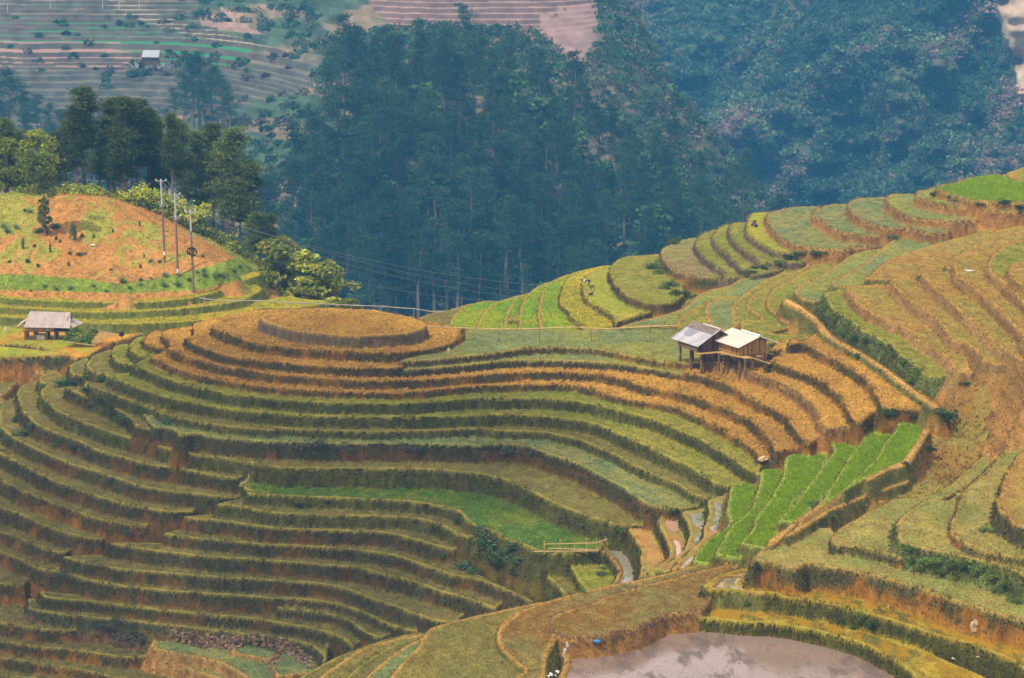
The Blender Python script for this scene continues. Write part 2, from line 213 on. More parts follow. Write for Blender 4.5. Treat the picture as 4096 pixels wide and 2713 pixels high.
L('bund2', -40.7, 'path', 'rim', '23:1010,1215 850,1295 720,1345 640,1400 610,1450 450,1550 33:230,415 170,440', '33:160,405 23:420,1535 580,1420 600,1390 700,1320 1000,1190')
# --- left: terraces under the knoll
L('k1', -45.2, 'rice3', 'verge', '10:-60,1300 250,1322 660,1350 900,1362 1300,1360 1500,1350 1700,1340 2000,1310 11:100,1240 400,1230 640,1190 600,1170 520,1165 380,1140 310,1080', 'P:1180,1180 900,1230 500,1265 -60,1255')
L('k2', -44.55, 'rice3', 'verge', '10:-60,1222 400,1245 800,1270 1300,1255 1700,1220 2000,1180 2150,1120 2220,1080 2190,1050 2140,1035', 'P:900,1180 500,1225 -60,1215')
L('k3', -43.9, 'rice3', 'verge', '10:-60,1135 300,1165 700,1180 1200,1185 1600,1150 1850,1090 2050,1005 2200,950 2150,925', 'P:1010,1090 900,1130 500,1185 -60,1165')
L('k0', -46.1, 'hutyard', 'scar', '10:-60,1650 300,1640 550,1620 20:0,75 190,60 400,105 700,170 M:100,600 350,520 600,440 780,400', 'M:700,330 0,330 P:-60,1290')
L('k00', -46.95, 'grass', 'dark', '20:-60,178 100,190 250,205 450,222 600,222 620,190', '20:600,100 -60,100')
L('k01', -47.45, 'grass', 'dry', '20:-60,268 200,285 330,300 440,305 480,280', '20:450,180 -60,150')
L('k02', -48.35, 'olive', 'dry', '20:-60,480 50,480 130,400 200,340', '20:200,260 -60,250')

# keep every shelf of the hill wide enough to stand on: raise a shelf whose lip would tuck under the bank above
def setz(n, z):
    l = LAY[n]; l['z'] = z; l['lip'] = np.array([on_z(u, v, z) for u, v in l['uv']])
def gaps(a, b):
    A, B = LAY[a]['lip'], LAY[b]['lip']
    fa = A[:, 0] / A[:, 1]; o = np.argsort(fa); sb = spline(B[:, :2]); fb = sb[:, 0] / sb[:, 1]
    k = (fb > fa.min()) & (fb < fa.max()) & (fb > -.14)
    if k.sum() < 3: return None
    da = np.interp(fb[k], fa[o], A[o, 1]); return da - sb[k, 1]
def settle(chain, want=0.78):
    dz = [LAY[b]['z'] - LAY[a]['z'] for a, b in zip(chain, chain[1:])]
    for (a, b), d in zip(zip(chain, chain[1:]), dz):
        for f in np.linspace(1.0, .45, 23):
            setz(b, LAY[a]['z'] + d * f); g_ = gaps(a, b)
            if g_ is None or np.percentile(g_, 12) > want: break
        CHAINLOG.append((b, round(LAY[b]['z'], 2), round(float(f), 2)))
CHAINLOG = []
settle(['A2', 'A3', 'A4', 'A5', 'A6', 'A7', 'A8', 'A9', 'A10', 'A11', 'A12', 'A13', 'A14', 'A15', 'A16', 'A17', 'A18'])
settle(['A7', 'A8L'], .8); settle(['A9', 'B1', 'B2', 'B3', 'B4', 'B5', 'B6', 'B7', 'B8']); settle(['A16', 'A16b'], .8)
for n_, d_ in (('B9', .9), ('B10', 1.85), ('B11', 2.7), ('B12', 3.5)): setz(n_, LAY['A18']['z'] - d_)
settle(['B9', 'B10', 'B11', 'B12'], 1.2)
setz('D1', LAY['A18']['z'] - 1.15); setz('D2', LAY['A18']['z'] - .85); setz('D3', LAY['D1']['z'] - .7)
for n_, r_, d_ in (('W', 'A10', -.2), ('F1', 'A10', -.9), ('F2', 'A10', -1.6), ('V1', 'A9', -.3), ('V2', 'A8', -.8), ('V3', 'A7', -.6), ('V4', 'A6', -.7), ('G1', 'A5', -.35), ('G2', 'A4', -.15)): setz(n_, LAY[r_]['z'] + d_)
# shelf outlines in plan
def plan(name):
    l = LAY[name]
    lip = spline(l['lip'][:, :2], closed=l['loop'])
    if l['loop']: return lip
    b = l['back']; back = []
    if ':' in b:
        back = [on_z(u, v, l['z'])[:2] for u, v in px(b)]
        q0 = np.array(back[0]); q1 = np.array(back[-1])
        if np.linalg.norm(q0 - lip[-1]) + np.linalg.norm(q1 - lip[0]) > np.linalg.norm(q1 - lip[-1]) + np.linalg.norm(q0 - lip[0]): back = back[::-1]
    elif b:
        bl = spline(LAY[b]['lip'][:, :2], closed=False)
        if name[0] in 'AB':
            if name not in ('A4', 'A5', 'A6', 'A7', 'A8', 'A9'):
                a = bl[:, 0] / bl[:, 1]; la = lip[:, 0] / lip[:, 1]
                bl = bl[(a > la[0] - .004) & (a < la[-1] + .004)]
            bl = bl * (1 + 0.7 / np.linalg.norm(bl, axis=1))[:, None]
        back = list(bl[::-1])
    return np.vstack([lip, np.array(back)]) if len(back) else lip

# hidden ground under and between the shelves: smooth interpolation of the lips, a little lower, plus free slopes
ctrl = []
for nme, l in LAY.items():
    st = max(1, len(l['lip']) // 7)
    off = 1.3 if nme not in ('k0', 'k00', 'k01', 'k02') else 1.6
    if nme[0] in 'ABS': off = 2.7
    for p in l['lip'][::st]: ctrl.append((p[0], p[1], p[2] - off))
def cpt(s, z):
    for u, v in px(s): ctrl.append(tuple(on_z(u, v, z)))
def cpy(s, y):
    for u, v in px(s): ctrl.append(tuple(on_y(u, v, y)))
# the orange knoll
cpt('10:-60,1080 300,1090 700,1115 1100,1125 1600,1090 1900,960 2080,870', -43.2)
cpy('10:-60,850 300,850 700,880 1100,900 1500,830 1800,780 1950,740', 278)
cpy('10:-60,560 300,560 700,560 1100,600 1400,640 1700,640', 286)
cpy('10:-60,290 300,282 600,290 850,310 1100,360 1400,490 1700,620 1900,730 2080,830', 295)
for uv in px('10:-60,290 300,282 600,290 850,310 1100,360 1400,490 1700,620 1900,730 2080,830 2200,940 11:500,1100 900,1240'):
    for dy, dz in ((14, -2.5), (30, -14), (50, -26)):
        p = on_y(uv[0], uv[1], 297); ctrl.append((p[0] * (1 + dy / 297), p[1] + dy, p[2] + dz))
# behind the ridge on the right
for n_ in ('n2', 'n4', 'n6', 'n7', 'n9', 'n10', 'n12', 'n14', 'n16', 'n18', 'n20'):
    p = max(LAY[n_]['lip'], key=lambda q: q[1])
    for dy, dz in ((9, -4), (25, -14), (50, -28)): ctrl.append((p[0] * (1 + dy / p[1]), p[1] + dy, p[2] + dz))
# knoll at the right edge above the bright paddy
cpt('13:1930,190 2100,240 2331,290', -33.4); cpy('13:2000,100 2200,60 2400,20', 282); cpy('13:2400,150 2200,160', 274)
for uv in px('13:2000,100 2200,60 2400,20'):
    p = on_y(*uv, 282); ctrl.append((p[0] * 1.06, p[1] + 17, p[2] - 5)); ctrl.append((p[0] * 1.16, p[1] + 45, p[2] - 26))
# tan slope and ditch below the dry fields
cpt('23:1750,400', -37.9); cpt('23:1950,420', -37.4); cpt('23:2150,400', -36.8); cpt('23:2331,400', -36.3); cpt('23:1500,440', -38.4); cpt('23:1650,650 1900,520 2331,440', -39.2); cpt('23:1560,720 1500,830 1450,930', -41.3)
cpt('23:1800,800 2000,650 2331,560', -40.2)
ctrl += [(x, 346, -86) for x in (-110, -70, -35, 0, 35, 70, 110)] + [(66, 205, -44), (75, 240, -40), (84, 275, -42), (55, 170, -46), (-70, 215, -62), (-80, 250, -56), (-95, 290, -46), (-52, 170, -74)] + [(30, 138, -50), (-5, 138, -64), (-30, 138, -82)] + [(x, 168, -72) for x in (-36, -20, -5)]
CT = np.array(ctrl)
def rbf_fit(P, V, lam=0.4):
    n = len(P); A = np.zeros((n + 3, n + 3))
    A[:n, :n] = np.hypot(P[:, None, 0] - P[None, :, 0], P[:, None, 1] - P[None, :, 1]) - lam * 8 * np.eye(n) * 0 
    A[:n, :n] -= np.eye(n) * lam
    A[:n, n] = A[n, :n] = 1; A[:n, n + 1:] = P; A[n + 1:, :n] = P.T
    return np.linalg.solve(A, np.concatenate([V, np.zeros(3)]))
def rbf_eval(P, wgt, X, Y):
    out = wgt[-3] + wgt[-2] * X + wgt[-1] * Y
    for i in range(len(P)): out = out + wgt[i] * np.hypot(X - P[i, 0], Y - P[i, 1])
    return out

# vectorised value noise
def _h(ix, iy, s):
    n = (ix * 374761393 + iy * 668265263 + s * 974634777) & 0xffffffff
    n = ((n ^ (n >> 13)) * 1274126177) & 0xffffffff
    return ((n ^ (n >> 16)) & 0xffff) / 65535.0
def vnoise(x, y, s=0):
    x0 = np.floor(x).astype(np.int64); y0 = np.floor(y).astype(np.int64); fx = x - x0; fy = y - y0
    fx = fx * fx * (3 - 2 * fx); fy = fy * fy * (3 - 2 * fy)
    a = _h(x0, y0, s) * (1 - fx) + _h(x0 + 1, y0, s) * fx
    b = _h(x0, y0 + 1, s) * (1 - fx) + _h(x0 + 1, y0 + 1, s) * fx
    return (a * (1 - fy) + b * fy) * 2 - 1
def fbm(x, y, s=0, o=3):
    r = 0; a = 1.0
    for i in range(o):
        r = r + a * vnoise(x, y, s + i * 17); x = x * 2.03; y = y * 2.03; a *= 0.5
    return r

def sstep(a, b, x):
    t = np.clip((x - a) / (b - a), 0, 1); return t * t * (3 - 2 * t)
# ------------------------------------------------------------ height field of the terraced land
ys = np.concatenate([np.arange(142, 200, 0.105), np.arange(200, 246, 0.082), np.arange(246, 276, 0.125), np.arange(276, 300, 0.2), np.arange(300, 346, 0.45)])
t0_, t1_ = math.tan(R(11.6)), math.tan(R(18))
aa = np.concatenate([np.linspace(-t1_, -t0_, 60)[:-1], np.linspace(-t0_, t0_, 920), np.linspace(t0_, t1_, 60)[1:]])
NY, NX = len(ys), len(aa)
Yg = np.repeat(ys[:, None], NX, 1); Xg = aa[None, :] * Yg
wb = rbf_fit(CT[:, :2], CT[:, 2])
iy = np.linspace(0, NY - 1, 170).astype(int); ix = np.linspace(0, NX - 1, 180).astype(int)
Bc = rbf_eval(CT[:, :2], wb, Xg[np.ix_(iy, ix)], Yg[np.ix_(iy, ix)])
Bt = np.array([np.interp(np.arange(NX), ix, r) for r in Bc])
BASE = np.array([np.interp(np.arange(NY), iy, Bt[:, j]) for j in range(NX)]).T
Z = BASE + 0.16 * fbm(Xg / 3.0, Yg / 3.0, 3) + 0.07 * fbm(Xg / 0.6, Yg / 0.6, 5)
LID = np.full((NY, NX), -1, np.int16); DIN = np.full((NY, NX), 9.0, np.float32); DOUT = np.zeros((NY, NX), np.float32)
NAMES = list(LAY)
wob = (0.15 * fbm(Xg / 2.6, Yg / 2.6, 11, 2) + 0.035 * fbm(Xg / 0.8, Yg / 0.8, 13, 2)).astype(np.float32)
BATT = {'tan': 0.55, 'rim': 0.45, 'bush': 0.6, 'stone': 0.4, 'purple': 0.5, 'verge': 0.75}
for k, nme in enumerate(NAMES):
    l = LAY[nme]; poly = plan(nme); l['poly'] = poly
    a = poly[:, 0] / poly[:, 1]
    M = 2.6
    j0, j1 = np.searchsorted(aa, [a.min() - M / 170, a.max() + M / 170]); i0, i1 = np.searchsorted(ys, [poly[:, 1].min() - M, poly[:, 1].max() + M])
    if j1 <= j0 or i1 <= i0: print('empty', nme); continue
    X = Xg[i0:i1, j0:j1].astype(np.float32); Y = Yg[i0:i1, j0:j1].astype(np.float32)
    D2 = np.full(X.shape, 1e9, np.float32); ins = np.zeros(X.shape, np.int8)
    n = len(poly)
    for i in range(n):
        p, q = poly[i].astype(np.float32), poly[(i + 1) % n].astype(np.float32)
        d = q - p; ll = float(d @ d)
        if ll < 1e-6: continue
        t = np.clip(((X - p[0]) * d[0] + (Y - p[1]) * d[1]) / ll, 0, 1)
        D2 = np.minimum(D2, (X - p[0] - t * d[0]) ** 2 + (Y - p[1] - t * d[1]) ** 2)
        if p[1] != q[1]:
            c = ((p[1] > Y) != (q[1] > Y)) & (X < (q[0] - p[0]) * (Y - p[1]) / (q[1] - p[1]) + p[0])
            ins += np.where(c, 1 if p[1] > q[1] else -1, 0).astype(np.int8)
    ins = ins != 0
    D = np.sqrt(D2); D = np.where(ins, -D, D) + wob[i0:i1, j0:j1] * (0.35 if l['bank'] in ('rim',) else 0.75)
    bt = BATT.get(l['bank'], 0.32)
    out = np.maximum(D, 0)
    rimh = 0.06 if l['kind'] not in ('path',) and nme not in ('E1w', 'E2w') else 0.0
    h = l['z'] - out / bt - 0.10 * np.minimum(out, 1)
    h = h + rimh * np.exp(-((D + 0.12) / 0.14) ** 2) 
    if 'water' in l['kind']: h = h - sstep(.25, .6, -D) * (0.12 if l['kind'] == 'water' else np.clip(.045 + .09 * (fbm(X / 1.1, Y / 2.2, 77, 3) + (.25 if l['kind'] == 'yellowwater' else 0)), 0, .12))
    win = (h > Z[i0:i1, j0:j1]) | ((D < 0) & (LID[i0:i1, j0:j1] < 0) & (nme[0] != 'k'))
    Z[i0:i1, j0:j1] = np.where(win, h, Z[i0:i1, j0:j1])
    LID[i0:i1, j0:j1][win] = k
    DIN[i0:i1, j0:j1][win] = np.maximum(-D, 0)[win]; DOUT[i0:i1, j0:j1][win] = out[win]
KIND = np.array([LAY[n]['kind'] for n in NAMES] + ['slope']); BANK = np.array([LAY[n]['bank'] for n in NAMES] + ['slope'])
KG, BG = KIND[LID], BANK[LID]
BASEM = LID < 0
TREAD = (~BASEM) & (DOUT <= 0.02)
RISER = (~BASEM) & (DOUT > 0.02)
# earth clods on ploughed land, ripples on stubble
clod = np.abs(fbm(Xg / 0.42, Yg / 0.42, 21, 2)) ; clod2 = fbm(Xg / 0.22, Yg / 0.3, 23, 2)
pl = TREAD & (KG == 'plough') & (DIN > 0.3)
Z = np.where(pl, Z + 0.17 * clod + 0.05 * clod2 - 0.04, Z)
tf = TREAD & np.isin(KG, ['tanfield', 'straw', 'brown', 'brownfield', 'field', 'olive', 'grass', 'blue', 'thin'])
Z = np.where(tf & (DIN > 0.2), Z + 0.035 * clod2 + 0.03 * fbm(Xg / 1.3, Yg / 1.3, 29, 2), Z)
Z = np.where(RISER, Z + 0.05 * clod2, Z)
def hit(u, v):
    """point of the land seen at a photo point"""
    d = ray(u, v); j = int(np.argmin(np.abs(aa - d[0] / d[1])))
    i = int(np.argmax(Z[:, j] > d[2] / d[1] * ys)); return np.array((Xg[i, j], ys[i], Z[i, j]))
def zat(x, y):
    a = x / y
    j = np.clip(np.searchsorted(aa, a), 0, NX - 1); i = np.clip(np.searchsorted(ys, y), 0, NY - 1)
    return Z[i, j]
# ------------------------------------------------------------ colours of the land (what the ground is made of; thin and olive darkened for the hill's shade)
PAL = {'plough': (.32, .18, .034), 'grass': (.165, .175, .020), 'olive': (.15, .122, .030), 'blue': (.125, .16, .07), 'thin': (.108, .098, .028),
       'rice': (.20, .33, .014), 'weed': (.06, .135, .02), 'rice2': (.23, .28, .008), 'rice3': (.27, .25, .016), 'yellow': (.27, .24, .025), 'field': (.20, .20, .045),
       'tanfield': (.275, .165, .042), 'straw': (.24, .20, .06), 'brown': (.17, .095, .022), 'brownfield': (.20, .15, .07), 'mud': (.33, .17, .06),
       'mudwater': (.30, .16, .06), 'hutyard': (.42, .20, .025), 'path': (.48, .29, .10), 'water': (.16, .09, .02), 'yellowwater': (.22, .14, .012), 'slope': (.17, .14, .04)}
PAL2 = {'plough': (.225, .12, .026), 'grass': (.19, .175, .03), 'olive': (.135, .12, .035), 'blue': (.17, .17, .06), 'thin': (.13, .108, .032),
        'rice': (.25, .37, .016), 'weed': (.11, .15, .018), 'rice2': (.13, .24, .012), 'rice3': (.33, .26, .018), 'yellow': (.22, .24, .02), 'field': (.14, .17, .07),
        'tanfield': (.225, .175, .04), 'straw': (.165, .17, .05), 'brown': (.15, .12, .04), 'brownfield': (.17, .17, .05), 'mud': (.19, .19, .04),
        'mudwater': (.20, .17, .05), 'hutyard': (.22, .23, .02), 'path': (.42, .25, .085), 'water': (.14, .09, .02), 'yellowwater': (.24, .18, .02), 'slope': (.13, .15, .03)}
def lut(d): return np.array([d[k] for k in KIND], np.float32)
n1 = fbm(Xg / 2.6, Yg / 5.0, 31, 3)[..., None]; n2 = fbm(Xg / 0.5, Yg / 0.9, 37, 3)[..., None]
mixt = sstep(-.55, .65, n1 + .5 * n2)
COL = (lut(PAL)[LID] * (1 - mixt) + lut(PAL2)[LID] * mixt) * (1 + .22 * n2)
# rims of dry grass along the lips
rimk = np.isin(BG, ['rim', 'dry', 'tan', 'mound'])
rim = np.exp(-((DIN - .10) / np.where(rimk, .15, .11)) ** 2) * np.where(rimk, .95, .6) * TREAD
RIMC = np.where(np.isin(KG, ['rice', 'rice2', 'rice3', 'grass', 'thin', 'olive', 'blue', 'yellow', 'mudwater', 'mud', 'yellowwater'])[..., None] & ~rimk[..., None], np.array((.26, .22, .035)), np.array((.33, .20, .055)))
RIMC = np.where((KG == 'plough')[..., None] & ~rimk[..., None], np.array((.36, .19, .04)), RIMC)
RIMC = np.where(np.char.startswith(np.array(NAMES + ['x']), 'G')[LID][..., None], np.array((.20, .24, .05)), RIMC)
rm = np.clip(rim * (1 + .35 * n2[..., 0]), 0, 1)[..., None]
COL = COL * (1 - rm) + RIMC * rm
# banks: scrub on top, bare earth below
VEG = {'dark': (.042, .036, .014), 'mix': (.055, .040, .013), 'green': (.056, .054, .011), 'purple': (.085, .062, .040), 'rim': (.085, .085, .022), 'dry': (.20, .105, .035),
       'tan': (.19, .115, .042), 'scar': (.055, .05, .02), 'bush': (.085, .10, .03), 'stone': (.05, .05, .02), 'slope': (.10, .10, .025), 'verge': (.085, .095, .016), 'mound': (.085, .062, .042)}
EAR = {'dark': (.092, .048, .011), 'mix': (.165, .078, .012), 'green': (.10, .068, .011), 'purple': (.20, .11, .035), 'rim': (.24, .13, .03), 'dry': (.26, .125, .03),
       'tan': (.26, .14, .042), 'scar': (.22, .10, .016), 'bush': (.15, .10, .025), 'stone': (.12, .07, .03), 'slope': (.20, .11, .02), 'verge': (.17, .13, .02), 'mound': (.15, .085, .03)}
COV = {'dark': .42, 'mix': .36, 'green': .66, 'purple': .75, 'rim': .55, 'dry': .55, 'tan': .45, 'scar': .34, 'bush': .8, 'stone': .4, 'slope': .5, 'verge': .6, 'mound': .6}
def lutb(d): return np.array([d[k] for k in BANK], np.float32)
bt_ = np.array([BATT.get(b, .32) for b in BANK])[LID]
drop = DOUT / bt_
cov = lutb(COV)[LID]
s1 = fbm(Xg / 0.7, (Z + Yg * .3) / 0.8, 41, 3); s2 = fbm(Xg / 0.25, Z / 0.5, 43, 2); s3 = fbm(Xg / 4.0, Yg / 4.0, 47, 2)
veg = sstep(-.25, .25, (cov * 1.5 - drop * np.where(np.isin(BG, ['green', 'bush']), .38, .75)) + .55 * s1 + .35 * s3 + .2 * s2)[..., None]
RC = (lutb(VEG)[LID] * veg + lutb(EAR)[LID] * (1 - veg)) * (1 + .38 * s2[..., None] + .18 * s1[..., None])
COL = np.where(RISER[..., None], RC, COL)
# free ground: the orange knoll, the slopes and gaps
def inpoly(s, y=None):
    """mask of grid points that fall inside a photo outline"""
    fz = Yg * CP + Z * SP
    U = 2048 + F * Xg / fz; V = 1356.5 - F * (-Yg * SP + Z * CP) / fz
    P = px(s); m = np.zeros(U.shape, bool)
    for (x0, y0), (x1, y1) in zip(P, P[1:] + P[:1]):
        if y0 != y1: m ^= ((y0 > V) != (y1 > V)) & (U < (x1 - x0) * (V - y0) / (y1 - y0) + x0)
    return m
BC = np.array((.16, .14, .030)) * (1 - mixt) + np.array((.21, .12, .022)) * mixt
kn = BASEM & (Yg > 262) & (Xg < -14)
g = sstep(-.08, .5, fbm(Xg / 3.5, Yg / 7.0, 51, 3) + .35 * fbm(Xg / .6, Yg / 1.2, 53, 2) + .25 * sstep(290, 298, Yg) + .55 * sstep(-24, -17, Xg) + .5 * sstep(-46, -52, Xg))[..., None]
edge = (inpoly('10:-80,945 300,955 700,985 1000,1030 1300,990 1700,900 2100,780 2200,960 1700,1080 1100,1110 700,1100 -80,1075'))[..., None]
KC = np.array((.37, .18, .06)) * (1 - g) + np.array((.25, .24, .045)) * g
KC = np.where(edge, np.array((.17, .24, .03)) * (.8 + .2 * mixt) , KC) * (1 + .2 * n2)
BC = np.where(kn[..., None], KC, BC * (1 + .25 * n2))
rk = BASEM & (Xg > 33) & (Yg > 255)
BC = np.where(rk[..., None], np.array((.38, .20, .04)) * (1 - mixt) + np.array((.16, .20, .04)) * mixt, BC)
ds = BASEM & (Xg > 22) & (Yg > 175) & (Yg < 215)
BC = np.where(ds[..., None], np.array((.20, .115, .03)) * (1 - mixt) + np.array((.20, .16, .04)) * mixt, BC)
COL = np.where(BASEM[..., None], BC, COL)
COL = np.clip(COL * np.array((1.04, 1.0, .80)), .004, .8)

# ------------------------------------------------------------ materials
def new_mat(name):
    m = bpy.data.materials.new(name); m.use_nodes = True
    return m, m.node_tree, m.node_tree.nodes['Principled BSDF']
def node(nt, t, **kw):
    n = nt.nodes.new(t)
    for k, v in kw.items():
        if k in ('inputs',):
            for kk, vv in v.items(): n.inputs[kk].default_value = vv
        else: setattr(n, k, v)
    return n
def mat_land():
    m, nt, b = new_mat('terrace_earth')
    at = node(nt, 'ShaderNodeAttribute', attribute_name='earth')
    geo = node(nt, 'ShaderNodeNewGeometry')
    nz = node(nt, 'ShaderNodeTexNoise', inputs={'Scale': 7.0, 'Detail': 5.0, 'Roughness': .7})
    nt.links.new(geo.outputs['Position'], nz.inputs['Vector'])
    mr = node(nt, 'ShaderNodeMapRange', inputs={'From Min': .3, 'From Max': .7, 'To Min': .5, 'To Max': 1.5})
    nt.links.new(nz.outputs[0], mr.inputs[0])
    mx = node(nt, 'ShaderNodeMix', data_type='RGBA', blend_type='MULTIPLY'); mx.inputs[0].default_value = 1
    nt.links.new(at.outputs['Color'], mx.inputs[6]); nt.links.new(mr.outputs[0], mx.inputs[7])
    nt.links.new(mx.outputs[2], b.inputs['Base Color']); b.inputs['Roughness'].default_value = .95
    b.inputs['Specular IOR Level'].default_value = .1
    bp = node(nt, 'ShaderNodeBump', inputs={'Strength': .5, 'Distance': .12})
    nt.links.new(nz.outputs[0], bp.inputs['Height']); nt.links.new(bp.outputs[0], b.inputs['Normal'])
    return m
def mat_simple(name, col, rough=.8, var=.25, scale=6.0, spec=.2, metal=0.0):
    m, nt, b = new_mat(name)
    tc = node(nt, 'ShaderNodeTexCoord')
    nz = node(nt, 'ShaderNodeTexNoise', inputs={'Scale': scale, 'Detail': 4.0})
    nt.links.new(tc.outputs['Object'], nz.inputs['Vector'])
    rp = node(nt, 'ShaderNodeValToRGB')
    e = rp.color_ramp.elements
    e[0].position = .3; e[1].position = .7
    e[0].color = tuple(c * (1 - var) for c in col) + (1,); e[1].color = tuple(min(1, c * (1 + var)) for c in col) + (1,)
    nt.links.new(nz.outputs[0], rp.inputs[0]); nt.links.new(rp.outputs[0], b.inputs['Base Color'])
    b.inputs['Roughness'].default_value = rough; b.inputs['Specular IOR Level'].default_value = spec; b.inputs['Metallic'].default_value = metal
    return m
def mat_leaf(name, attr='leaf', trans=.35):
    m, nt, b = new_mat(name)
    at = node(nt, 'ShaderNodeAttribute', attribute_name=attr)
    df = node(nt, 'ShaderNodeBsdfDiffuse'); tr = node(nt, 'ShaderNodeBsdfTranslucent'); mx = node(nt, 'ShaderNodeMixShader'); mx.inputs[0].default_value = trans
    oi = node(nt, 'ShaderNodeObjectInfo')
    hs = node(nt, 'ShaderNodeHueSaturation')
    mr = node(nt, 'ShaderNodeMapRange', inputs={'To Min': .6, 'To Max': 1.5}); nt.links.new(oi.outputs['Random'], mr.inputs[0])
    nt.links.new(mr.outputs[0], hs.inputs['Value']); nt.links.new(at.outputs['Color'], hs.inputs['Color'])
    nt.links.new(hs.outputs[0], df.inputs[0]); nt.links.new(hs.outputs[0], tr.inputs[0])
    nt.links.new(df.outputs[0], mx.inputs[1]); nt.links.new(tr.outputs[0], mx.inputs[2])
    nt.links.new(mx.outputs[0], nt.nodes['Material Output'].inputs[0])
    nt.nodes.remove(b)
    return m
MAT_LAND = mat_land(); MAT_LEAF = mat_leaf('foliage')

def tag(o, label=None, cat=None, group=None, kind=None):
    if label: o['label'] = label
    if cat: o['category'] = cat
    if group: o['group'] = group
    if kind: o['kind'] = kind
    return o
def mesh_np(name, V, Fc, mat, col=None, colname='leaf', parent=None, smooth=False):
    """V: n x 3, Fc: list of index arrays (all the same width) -> one linked object"""
    me = bpy.data.meshes.new(name); V = np.asarray(V, np.float32); Fc = np.asarray(Fc, np.int32)
    me.vertices.add(len(V)); me.vertices.foreach_set('co', V.ravel())
    k = Fc.shape[1]; me.loops.add(Fc.size); me.loops.foreach_set('vertex_index', Fc.ravel())
    me.polygons.add(len(Fc)); me.polygons.foreach_set('loop_start', np.arange(0, Fc.size, k, dtype=np.int32)); me.polygons.foreach_set('loop_total', np.full(len(Fc), k, np.int32))
    me.polygons.foreach_set('use_smooth', np.full(len(Fc), smooth))
    me.update(calc_edges=True)
    if col is not None:
        ca = me.color_attributes.new(colname, 'FLOAT_COLOR', 'POINT')
        c4 = np.ones((len(V), 4), np.float32); c4[:, :3] = col; ca.data.foreach_set('color', c4.ravel())
    me.materials.append(mat)
    o = bpy.data.objects.new(name, me); C.collection.objects.link(o)
    if parent: o.parent = parent
    return o
def grid_faces(ny, nx):
    i = np.arange(ny * nx).reshape(ny, nx)
    return np.stack([i[:-1, :-1], i[:-1, 1:], i[1:, 1:], i[1:, :-1]], -1).reshape(-1, 4)

VTX = np.stack([Xg, Yg, Z], -1).reshape(-1, 3); VCOL = COL.reshape(-1, 3)
land = tag(mesh_np('terraced_hillside', VTX, grid_faces(NY, NX), MAT_LAND, VCOL, 'earth', smooth=True), 'terraced hillside of ploughed and grassy rice shelves', kind='structure')
# ------------------------------------------------------------ far side of the valley
def surf(name, uvd, urange, vrange, nu, nv, label, terr=None, right=None, colf=None, rough=1.0):
    P = np.array([(a, b) for a, b, c in uvd], float) / 400.; D = np.array([c for a, b, c in uvd], float)
    wt = rbf_fit(P, D, .02)
    vs = np.linspace(vrange[0], vrange[1], nv); s = np.linspace(0, 1, nu)
    VV = np.repeat(vs[:, None], nu, 1)
    ur = np.full(nv, urange[1], float) if right is None else np.interp(vs, [p[0] for p in right], [p[1] for p in right])
    UU = urange[0] + s[None, :] * (ur[:, None] - urange[0])
    Y = rbf_eval(P, wt, UU / 400., VV / 400.)
    m0 = 0 if terr is None else .9 * terr(UU, VV)[0]
    Y = Y + (1 - m0) * rough * (9 * fbm(UU / 330., VV / 260., 61, 3) + 2.5 * fbm(UU / 60., VV / 50., 67, 2))
    if right is not None: Y = Y + 70 * s[None, :] ** 14
    cx = (UU - 2048) / F; cy = (1356.5 - VV) / F
    t = Y / (CP - cy * SP)
    X = cx * t; Zz = (SP + cy * CP) * t
    ris = np.zeros(UU.shape)
    if terr is not None:
        m, step = terr(UU, VV)
        q = Zz / step + .22 * vnoise(X / 45., Y / 45., 71) + .75 * vnoise(Zz / 4.1, Zz * 0 + .3, 75); fr = q - np.floor(q)
        global STEP; STEP = np.floor(q).astype(np.int64)
        zt = (np.floor(q) + sstep(.62, 1.0, fr) - (q - Zz / step)) * step
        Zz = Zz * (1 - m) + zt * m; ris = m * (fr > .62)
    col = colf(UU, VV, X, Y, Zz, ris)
    V = np.stack([X, Y, Zz], -1)
    o = mesh_np(name, V.reshape(-1, 3), grid_faces(nv, nu), MAT_LAND, np.clip(col, .003, .8).reshape(-1, 3), 'earth', smooth=True)
    tag(o, label, kind='structure')
    def at(u, v):
        i = np.clip(np.searchsorted(vs, v), 0, nv - 1)
        j = int(np.clip(round((u - urange[0]) / (ur[i] - urange[0]) * (nu - 1)), 0, nu - 1))
        return V[i, j]
    return at
def ublob(U, V, s):
    """soft 0..1 mask of a photo outline"""
    P = px(s); m = np.zeros(U.shape, bool)
    for (x0, y0), (x1, y1) in zip(P, P[1:] + P[:1]):
        if y0 != y1: m ^= ((y0 > V) != (y1 > V)) & (U < (x1 - x0) * (V - y0) / (y1 - y0) + x0)
    return m
RIDGE = [(-200, 2420), (-100, 2480), (100, 2560), (300, 2650), (500, 2800), (700, 2960), (900, 3150), (1000, 3300), (1500, 3700)]
def terr_slope(U, V):
    m = sstep(1650, 1480, U) * sstep(560, 470, V)
    m2 = sstep(1050, 1250, U) * sstep(130, 60, V - (U - 1000) * .02) * sstep(2480, 2350, U)
    m3 = sstep(1330, 1180, U) * sstep(420, 470, V) * .5
    return np.clip(np.maximum(np.maximum(m, m2), m3), 0, 1), 1.15
